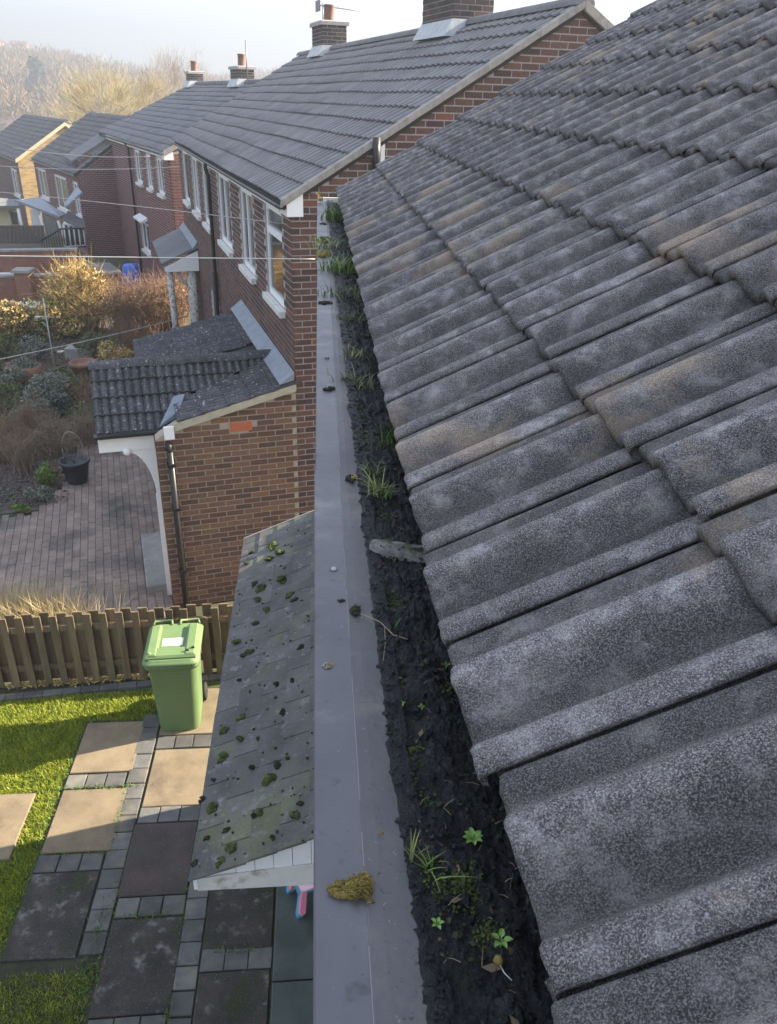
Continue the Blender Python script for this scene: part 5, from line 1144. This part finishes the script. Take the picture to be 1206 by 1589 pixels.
# ================================================================= PLANTING
def leafcloud(n, c, r, size, flat=0, shell=.35, clumps=9, droop=0):
    """n small leaf faces spread through clumps inside an ellipsoid"""
    c = np.array(c); r = np.array(r)
    d = rng.normal(size=(clumps, 3)); d /= np.linalg.norm(d, axis=1)[:, None]; cc = d*rng.uniform(.25, .78, (clumps, 1))
    i = rng.integers(0, clumps, n); q = rng.normal(size=(n, 3)); q /= np.linalg.norm(q, axis=1)[:, None]; q *= rng.uniform(shell, 1, (n, 1))**.5*rng.uniform(.25, .48, clumps)[i][:, None]
    p = (cc[i]+q)*r+c; p[:, 2] = np.maximum(p[:, 2], .02)
    a = rng.normal(size=(n, 3)); a /= np.linalg.norm(a, axis=1)[:, None]; b = np.cross(a, rng.normal(size=(n, 3))); b /= np.linalg.norm(b, axis=1)[:, None]
    s = size*rng.uniform(.5, 1.3, n)[:, None]
    V = np.stack([p-a*s, p+b*s*.45, p+a*s, p-b*s*.45], 1).reshape(-1, 3); return V, np.arange(4*n).reshape(n, 4)
def bush(label, p, r, n, size, m, name='shrub', cat='shrub', stems=16, sm='twig', clumps=9, group=None, h=None):
    p = Vector(p); root = thing(name, p, label, cat, group=group)
    V, F_ = leafcloud(n, (0, 0, r[2]*.95), r, size, clumps=clumps); npmesh('foliage', V, F_, M[m], root)
    if stems:
        mb = MB()
        for i in range(stems):
            a = random.uniform(0, 6.28); q = random.uniform(.2, .95); e = Vector((math.cos(a)*r[0]*q, math.sin(a)*r[1]*q, r[2]*random.uniform(1.0, 1.95)*(1.1-q*.5)))
            mb.tube([(0, 0, 0), e*.5+Vector((0, 0, r[2]*.2)), e], .008, 4, .003)
        ob('stems', mb, M[sm], root)
    return root
def twiggy(label, p, r, h, n, m, name='bare_shrub', cat='shrub', w=.004, arch=.5):
    p = Vector(p); mb = MB()
    for i in range(n):
        a = random.uniform(0, 6.28); q = random.uniform(.15, 1); top_ = h*random.uniform(.55, 1.05); s0_ = Vector((random.gauss(0, r*.18), random.gauss(0, r*.18), 0))
        e = s0_+Vector((math.cos(a)*r*q, math.sin(a)*r*q, top_*(1-arch*q*q))); mid = s0_+(e-s0_)*.5+Vector((0, 0, top_*.22))
        mb.tube([s0_, mid, e], w, 3, w*.3, cap=False)
        for k in range(3):
            t = random.uniform(.35, 1); b = s0_+(mid-s0_)*t*2 if t < .5 else mid+(e-mid)*(t*2-1); e2 = b+Vector((random.gauss(0, r*.22), random.gauss(0, r*.22), random.gauss(h*.05, h*.1)))
            mb.tube([b, e2], w*.55, 3, w*.2, cap=False)
    root = thing(name, p, label, cat); ob('stems', mb, M[m], root); return root
# gravel and soil beds beside the drive
bedp = [h1w(u, v, .0) for u, v in [(-3.4, 3.5), (-1.66, 3.5), (-1.45, 4.0), (-1.18, 4.9), (-1.12, 6.25), (.1, 6.25), (.4, 7.6), (1.9, 9), (1.9, 22), (-5.5, 22), (-5.5, 3.5)]]
tag(ob('planting_bed', MB().add([(q.x, q.y, .02) for q in bedp], [tuple(range(len(bedp)))]), M['earth']), kind='structure')
gp = []
for i in range(2600):
    u, v = random.uniform(-3.2, -1.65), random.uniform(3.6, 5.3); q = h1w(u, v, .03); gp.append(q)
mb = MB()
for i, q in enumerate(gp): mb.blob(q, (random.uniform(.008, .02),)*2+(.008,), i, 4, 2, .5)
tag(ob('gravel', mb, M['gravelb']), 'blue grey gravel bed at the left edge of the drive', 'gravel', kind='stuff')
def on(px, py): return gz(px, py, .02)
# pot with wire hoop
p = on(121, 748); pt = thing('plant_pot', p, 'dark round plant pot with a wire hoop standing on the drive', 'plant pot')
ob('pot', MB().lathe([(0, 0), (.155, 0), (.165, .02), (.235, .38), (.26, .385), (.262, .43), (.235, .43), (.225, .37), (.0, .34)], 24), M['pot'], pt)
ob('hoop', MB().tube([(-.17, 0, .35)]+[(-.17*math.cos(t), .02*math.sin(t*3), .62+.33*math.sin(t)) for t in [math.pi*k/12 for k in range(13)]]+[(.2, 0, .35)], .009, 5), M['twig'], pt)
mb = MB()
for i in range(14): a = random.uniform(0, 6.28); mb.tube([(0, 0, .35), (.1*math.cos(a), .1*math.sin(a), .5), (.2*math.cos(a), .2*math.sin(a), random.uniform(.45, .7))], .004, 3, .001)
ob('dead_stems', mb, M['greyg'], pt)
bush('rounded bright green bush at the edge of the bed by the pot', on(76, 752), (.24, .2, .22), 2600, .022, 'bright')
bush('low bright green mound at the gravel corner', on(34, 796), (.2, .14, .10), 1300, .018, 'bright', stems=4)
bush('soft grey low bush behind the bright green mound', on(58, 778), (.32, .2, .16), 1700, .02, 'greyg', stems=12)
twiggy('bleached upright dead stalks above the gravel bed', on(40, 735), .42, .85, 150, 'twig', w=.005, arch=.1)
twiggy('russet spreading bare shrub above the dead stalks', on(45, 690), .75, 1.0, 210, 'twig_r', arch=.55)
twiggy('dark twiggy shrub right beside the plant pot', on(135, 690), .5, .8, 150, 'twig', arch=.4)
twiggy('tall thin brown shrub against the porch roof edge', on(150, 650), .6, 1.1, 150, 'twig_r', arch=.4)
bush('grey green rounded shrub in the middle of the bed', on(88, 645), (.75, .6, .5), 5600, .03, 'greyg')
bush('pale olive shrub left of the grey green one', on(12, 640), (.55, .45, .36), 3000, .03, 'olive')
bush('dull green shrub behind the porch corner', on(118, 628), (.5, .5, .4), 3000, .028, 'olive')
bush('dark low evergreen at the left frame edge', on(3, 690), (.35, .35, .3), 1600, .028, 'olive')
bush('light yellow green sprawling plant at far left', on(8, 668), (.35, .3, .22), 1500, .026, 'bright')
bush('grey lavender bush beside the terracotta pot', on(45, 600), (.45, .4, .38), 2600, .028, 'greyg')
twiggy('russet tangle of stems in front of the hedge', on(210, 560), .8, 1.3, 220, 'twig_r')
for (px, py, r_, h_, lb) in [(30, 588, .36, .34, 'wide terracotta pot at the left of the bed'), (133, 585, .33, .38, 'red brown terracotta pot nearest the porch ridge')]:
    o = thing('terracotta_pot', on(px, py), lb, 'plant pot'); ob('body', MB().lathe([(0, 0), (r_*.65, 0), (r_*.95, h_*.8), (r_, h_*.82), (r_, h_), (r_*.88, h_), (r_*.8, h_*.8), (0, h_*.78)], 18), M['terra'], o)
o = thing('stone_planter', on(128, 556), 'pale square stone planter filled with green', 'planter'); ob('body', MB().box(-.36, .36, -.22, .22, 0, .3), M['concrete'], o)
V, F_ = leafcloud(500, (0, 0, .32), (.34, .2, .1), .03, clumps=6); npmesh('foliage', V, F_, M['olive'], o)
o = thing('barrel_planter', on(50, 600), 'yellow glazed planter behind the grey bush', 'planter'); ob('body', MB().lathe([(0, 0), (.22, 0), (.28, .3), (.28, .5), (.24, .5)], 16), M['wood_box'], o)
pp = on(85, 570); o = thing('bird_feeder', pp, 'thin grey bird feeder pole with small cups in the bed', 'bird feeder')
ob('pole', MB().tube([(0, 0, 0), (0, 0, 1.7)], .014, 6), M['rope'], o); ob('arm', MB().tube([(-.2, 0, 1.25), (.2, 0, 1.25)], .01, 5), M['rope'], o)
ob('cup', MB().lathe([(0, 0), (.08, .02), (.09, .06)], 10, (.2, 0, .35)), M['rope'], o); ob('cup', MB().lathe([(0, 0), (.07, .02), (.08, .06)], 10, (-.2, 0, 1.2)), M['rope'], o)
for (px, py, rx, ry, rz_, n_, sz, mm, lb) in [
    (60, 668, .5, .45, .36, 2600, .028, 'greyg', 'silver grey spreading shrub above the dead stalks'), (140, 668, .45, .4, .34, 2200, .026, 'olive', 'olive shrub tucked under the left end of the porch roof'),
    (20, 612, .5, .4, .36, 2400, .028, 'greyg', 'grey green shrub low at the left, under the terracotta pots'), (95, 608, .5, .4, .32, 2400, .028, 'olive', 'dark olive shrub between the two terracotta pots'),
    (-12, 600, .5, .5, .5, 2400, .03, 'olive', 'dark shrub cut by the left edge beside the wide pot'), (150, 560, .6, .5, .42, 2600, .03, 'olive', 'low olive shrub behind the stone planter'),
    (60, 560, .5, .4, .4, 2200, .03, 'greyg', 'pale grey shrub beneath the bird feeder'), (10, 560, .6, .4, .4, 2400, .03, 'olive', 'low green mound under the golden hedge at left'), (190, 580, .6, .5, .45, 2200, .03, 'gold', 'straw coloured shrub just above the porch ridge')]:
    bush(lb, on(px, py), (rx, ry, rz_), n_, sz, mm, stems=14, sm='twig_r')
twiggy('wide pale brown twig mass left of the plant pot', on(95, 705), .6, .8, 200, 'twig', arch=.5)
twiggy('russet twig mass at the left edge above the gravel', on(8, 715), .6, .9, 200, 'twig_r', arch=.5)
# fallen leaves and low cover over the soil
k_ = 16000; uu = rng.uniform(-4.2, 1.6, k_); vv_ = rng.uniform(3.6, 15, k_); ok_ = (uu < -1.2) | (vv_ > 6.4); uu, vv_ = uu[ok_], vv_[ok_]
xx_ = U1.x*uu+W1.x*(vv_+D1); yy_ = U1.y*uu+W1.y*(vv_+D1); n_ = len(xx_); p_ = np.c_[xx_, yy_, .03+np.abs(rng.normal(0, .04, n_))]
a_ = rng.normal(size=(n_, 3))*np.array([1, 1, .5]); a_ /= np.linalg.norm(a_, axis=1)[:, None]; b_ = np.cross(a_, rng.normal(size=(n_, 3))); b_ /= np.linalg.norm(b_, axis=1)[:, None]; s_ = rng.uniform(.015, .045, (n_, 1))
tag(npmesh('ground_cover', np.stack([p_-a_*s_, p_+b_*s_*.5, p_+a_*s_, p_-b_*s_*.5], 1).reshape(-1, 3), np.arange(4*n_).reshape(n_, 4), mat('bed_cover', [(.35, (.05, .055, .025)), (.5, (.12, .085, .055)), (.7, (.20, .15, .10))], 1.6, .9, island=.5)), 'fallen leaves and low cover over the soil of the bed', 'ground cover', kind='stuff')
# sunlit golden hedge and arching shrub
for i, (px, py, rx, rz_) in enumerate([(-20, 527, 1.1, .55), (32, 527, 1.2, .58), (80, 525, .9, .55)]):
    lb = ['golden dry hedge section cut by the left frame edge', 'golden dry hedge section second from the left', 'golden dry hedge section beside the arching shrub'][i]
    b_ = bush(lb, on(px, py), (rx, .6, rz_), 5200, .05, 'gold', 'hedge', 'hedge', stems=30, clumps=16, group='golden hedge sections')
    V, F_ = leafcloud(1500, (0, 0, rz_*.9), (rx*.95, .6, rz_), .05, clumps=12); npmesh('green_leaves', V, F_, M['olive'], b_)
ar = twiggy('tall arching straw coloured shrub behind the hedge in sunlight', on(130, 517), 1.1, 2.2, 560, 'gold', 'arching_shrub', w=.009, arch=.75)
V, F_ = leafcloud(3800, (0, 0, 1.0), (1.0, .8, 1.0), .05, clumps=20); npmesh('foliage', V, F_, M['gold'], ar)
bush('yellow green shrub under the arching straw shrub', on(100, 521), (.6, .5, .62), 3000, .045, 'bright', clumps=12)
for i, (px, py) in enumerate([(195, 522), (232, 516), (270, 510)]):
    b_ = twiggy(['brown bare hawthorn like shrub next to the arching shrub', 'middle one of the brown bare shrubs before the second house', 'brown bare shrub beside the peeling porch posts'][i], on(px, py), .95, 1.7, 300, 'twig_r', w=.007, arch=.35)
    V, F_ = leafcloud(700, (0, 0, .8), (.85, .7, .75), .035, clumps=18); npmesh('foliage', V, F_, M['gold'] if i != 1 else M['olive'], b_)
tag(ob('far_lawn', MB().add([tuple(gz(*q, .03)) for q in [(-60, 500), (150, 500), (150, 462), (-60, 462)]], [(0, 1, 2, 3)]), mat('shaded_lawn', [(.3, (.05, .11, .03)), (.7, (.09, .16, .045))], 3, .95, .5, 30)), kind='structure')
bq = gz(28, 492, .45); o = thing('garden_bench', (bq.x, bq.y, .03), 'white garden bench half hidden behind the golden hedge', 'bench')
ob('seat', MB().box(-.6, .6, -.2, .2, .4, .45), M['upvc'], o); ob('backrest', MB().box(-.6, .6, .18, .22, .5, .8), M['upvc'], o)
for sx_ in (-1, 1):
    for sy_ in (-1, 1): ob('leg', MB().box(sx_*.55-.03, sx_*.55+.03, sy_*.17-.03, sy_*.17+.03, 0, .4), M['upvc'], o)
# dry grass clump behind the fence
k = 2600; c0 = gz(45, 955, .35); pts = np.c_[rng.normal(c0.x-.15, .40, k), rng.normal(c0.y+.2, .12, k)]
tag(blades('dry_grass', pts, .05, .25, .66, .005, 1.0, M['straw']), 'pale straw coloured ornamental grass behind the fence', 'dry grass', kind='stuff')

# ================================================================= WASHING LINES
def line(label, a, b, sag, r, m):
    a, b = Vector(a), Vector(b); pts = [a+(b-a)*t-Vector((0, 0, sag*4*t*(1-t))) for t in [k/24 for k in range(25)]]
    tag(ob('washing_line', MB().tube(pts, r, 5), m), label, 'washing line')
def wp_(px, py, Y): d = ray(px, py); return d*(Y/d.y)+Vector((0, 0, CAMZ))
line('thick pale line crossing level in front of the second porch', wp_(-120, 396, 9.6), wp_(489, 402, 9.55), .0, .006, M['rope'])
line('thin line slanting from upper left to the dark house window', wp_(-100, 289, 12.0), wp_(456, 349, 9.7), -.02, .0045, M['wire'])
line('white rope rising from the left over the hedge', wp_(-90, 575, 13.0), wp_(292, 490, 21.3), .05, .011, M['rope'])
line('thin upper line crossing the red gable', wp_(20, 229, 27.0), wp_(232, 243, 25.0), .1, .011, M['wire'])
line('thin second line crossing the red gable below the first', wp_(-20, 256, 27.0), wp_(290, 258, 24.0), .1, .011, M['wire'])

# ================================================================= DISTANCE: bare trees, wooded hill, far houses
def bare_tree(label, base, h, r, nl, m, tm, twn, lw=.012, droop=0):
    root = thing('bare_tree', base, label, 'tree'); tk = MB(); segs = []
    tk.tube([(0, 0, -3), (.05, 0, h*.3), (.0, .1, h*.45)], h*.022, 7, h*.014)
    ends = []
    for i in range(nl):
        a = 6.28*i/nl+random.gauss(0, .3); q = random.uniform(.5, .95); z0 = h*random.uniform(.22, .45)
        e = Vector((math.cos(a)*r*q, math.sin(a)*r*q, h*random.uniform(.55, .82)*(1.05-.35*q*q))); m0 = Vector((0, 0, z0)); mid = m0+(e-m0)*.5+Vector((0, 0, h*.06))
        tk.tube([m0, mid, e], h*.009, 5, h*.002); ends.append((m0, mid, e))
        for k in range(4):
            t = random.uniform(.3, .95); b = m0+(mid-m0)*t*2 if t < .5 else mid+(e-mid)*(t*2-1); e2 = b+Vector((random.gauss(0, r*.25), random.gauss(0, r*.25), random.uniform(.0, .10)*h)); tk.tube([b, e2], h*.004, 4, h*.0012); ends.append((b, (b+e2)/2, e2))
    ob('trunk', tk, M[tm], root)
    n = twn; d = rng.normal(size=(n, 3)); d /= np.linalg.norm(d, axis=1)[:, None]; cl2 = rng.normal(size=(34, 3)); cl2 /= np.linalg.norm(cl2, axis=1)[:, None]; cl2 *= rng.uniform(.35, .8, (34, 1))
    k2 = rng.integers(0, 34, n); q = (cl2[k2]+d*rng.uniform(.02, .36, (n, 1))); ctr = np.array([0, 0, h*.62]); b = q*np.array([r, r, h*.42])+ctr
    dv = q/np.linalg.norm(q, axis=1)[:, None]*.9+rng.normal(size=(n, 3))*.35; dv[:, 2] += .45-droop; dv /= np.linalg.norm(dv, axis=1)[:, None]
    L_ = rng.uniform(.03, .10, (n, 1))*h; e = b+dv*L_; s = np.cross(dv, rng.normal(size=(n, 3))); s /= np.linalg.norm(s, axis=1)[:, None]
    V = np.stack([b-s*lw, b+s*lw, e], 1).reshape(-1, 3); npmesh('crown', V, np.arange(3*n).reshape(n, 3), M[m], root)
    return root
def fb(px, dist): d = ray(px, 140); p = d*(dist/d.y); return Vector((p.x, p.y, gh(p.x, p.y)))
bare_tree('large yellow twigged bare tree behind the houses, nearer the left', fb(160, 62), 9.5, 4.0, 13, 'willow', 'bark', 15000, .006)
bare_tree('dense golden bare tree right behind the red chimney', fb(212, 70), 9.9, 3.4, 12, 'willow', 'bark', 13000, .006)
bare_tree('thin bare tree showing above the second roof, left of chimney', fb(262, 85), 12.6, 4.5, 9, 'twig', 'bark', 9000, .006)
bare_tree('thin bare tree showing between the two small chimneys', fb(330, 95), 11.6, 4.2, 9, 'twig', 'bark', 7000, .006)
bare_tree('round pale bare tree at the foot of the hill', fb(112, 110), 9.0, 5, 11, 'willow', 'bark', 9000, .010)
q = fp(184, 190, 48); rc = thing('red_chimney_stack', (q.x, q.y, q.z-.9), 'short red chimney stack with two pots beyond the roofs', 'chimney')
ob('stack', MB().box(-.35, .35, -.3, .3, -2, .9), M['brick_red'], rc)
for s_ in (-1, 1): ob('chimney_pot', MB().lathe([(.12, 0), (.11, .3), (.13, .32), (.1, .32)], 10, (s_*.17, 0, .9)), M['terra'], rc)
# woodland on the hill as one mass of twig fans
n = 2600; Vw = []; 
az = rng.uniform(-.62, -.02, n); rr = rng.uniform(215, 470, n)
cen = []
for a, r_ in zip(az, rr):
    x, y = r_*math.sin(a), r_*math.cos(a); cen.append((x, y, gh(x, y)))
cen = np.array(cen); kk = 60
hh = rng.uniform(5, 10, n)
c = np.repeat(cen, kk, 0); h_ = np.repeat(hh, kk)
d = rng.normal(size=(n*kk, 3)); d /= np.linalg.norm(d, axis=1)[:, None]; p = c+d*np.c_[h_*.42, h_*.42, h_*.45]*rng.uniform(.3, 1, (n*kk, 1)); p[:, 2] += h_*.5
dv = d*.6+rng.normal(size=d.shape)*.4; dv[:, 2] += .5; dv /= np.linalg.norm(dv, axis=1)[:, None]; s = np.cross(dv, rng.normal(size=d.shape)); s /= np.linalg.norm(s, axis=1)[:, None]
LL = (h_*rng.uniform(.12, .3, n*kk))[:, None]; W_ = .2
V = np.stack([p-s*W_, p+s*W_, p+dv*LL], 1).reshape(-1, 3)
tag(npmesh('woodland', V, np.arange(3*n*kk).reshape(-1, 3), M['wood_hill']), 'bare winter woodland covering the distant hillside', 'woodland', kind='stuff')
for i, (px, dist, h_) in enumerate([(62, 260, 15), (55, 262, 12)]):
    q = fb(px, dist); root = thing('conifer', q, ['taller dark conifer on the wooded hillside', 'shorter dark conifer on the wooded hillside'][i], 'tree'); mb = MB().tube([(0, 0, 0), (0, 0, h_*.5)], .3, 6); ob('trunk', mb, M['bark'], root)
    V, F_ = leafcloud(900, (0, 0, h_*.5), (h_*.2, h_*.2, h_*.5), .7, clumps=14); npmesh('crown', V, F_, M['conifer'], root)
for i in range(13):
    px = (12, 20, 34, 41, 50, 56, 63, 70, 2, 8, 38, 48, 84)[i]; dist = 185+rng.uniform(0, 25) if i < 8 or i == 12 else 400+i*4
    q = fb(px, dist); w_ = random.uniform(3.5, 5.5)
    root = thing('far_house', q+Vector((0, 0, .2 if dist < 300 else 7.5)), 'tiny pale distant house at the foot of the hill' if dist < 300 else 'tiny red roofed house on the hill skyline', 'house', rz=random.uniform(-.5, .5), group='far houses by the hill' if dist < 300 else 'houses on the skyline')
    ob('wall', MB().box(-w_/2, w_/2, -2, 2, -3, 1.9), M['farwall'], root); ob('roof', MB().prism([(-2.3, 1.85), (2.3, 1.85), (0, 3.3)], 0, -w_/2-.2, w_/2+.2), M['farroof'], root)
# sunlit air
hz = bpy.data.materials.new('haze'); hz.use_nodes = True; t = hz.node_tree; t.nodes.remove(t.nodes['Principled BSDF'])
pvn = t.nodes.new('ShaderNodeVolumePrincipled'); pvn.inputs['Density'].default_value = .0032; pvn.inputs['Color'].default_value = (.44, .48, .55, 1); pvn.inputs['Anisotropy'].default_value = .35
t.links.new(pvn.outputs[0], t.nodes['Material Output'].inputs['Volume'])
tag(ob('haze', MB().box(-520, 300, -60, 620, -8, 48), hz), 'pale sunlit haze filling the air over the gardens', 'haze', kind='stuff')
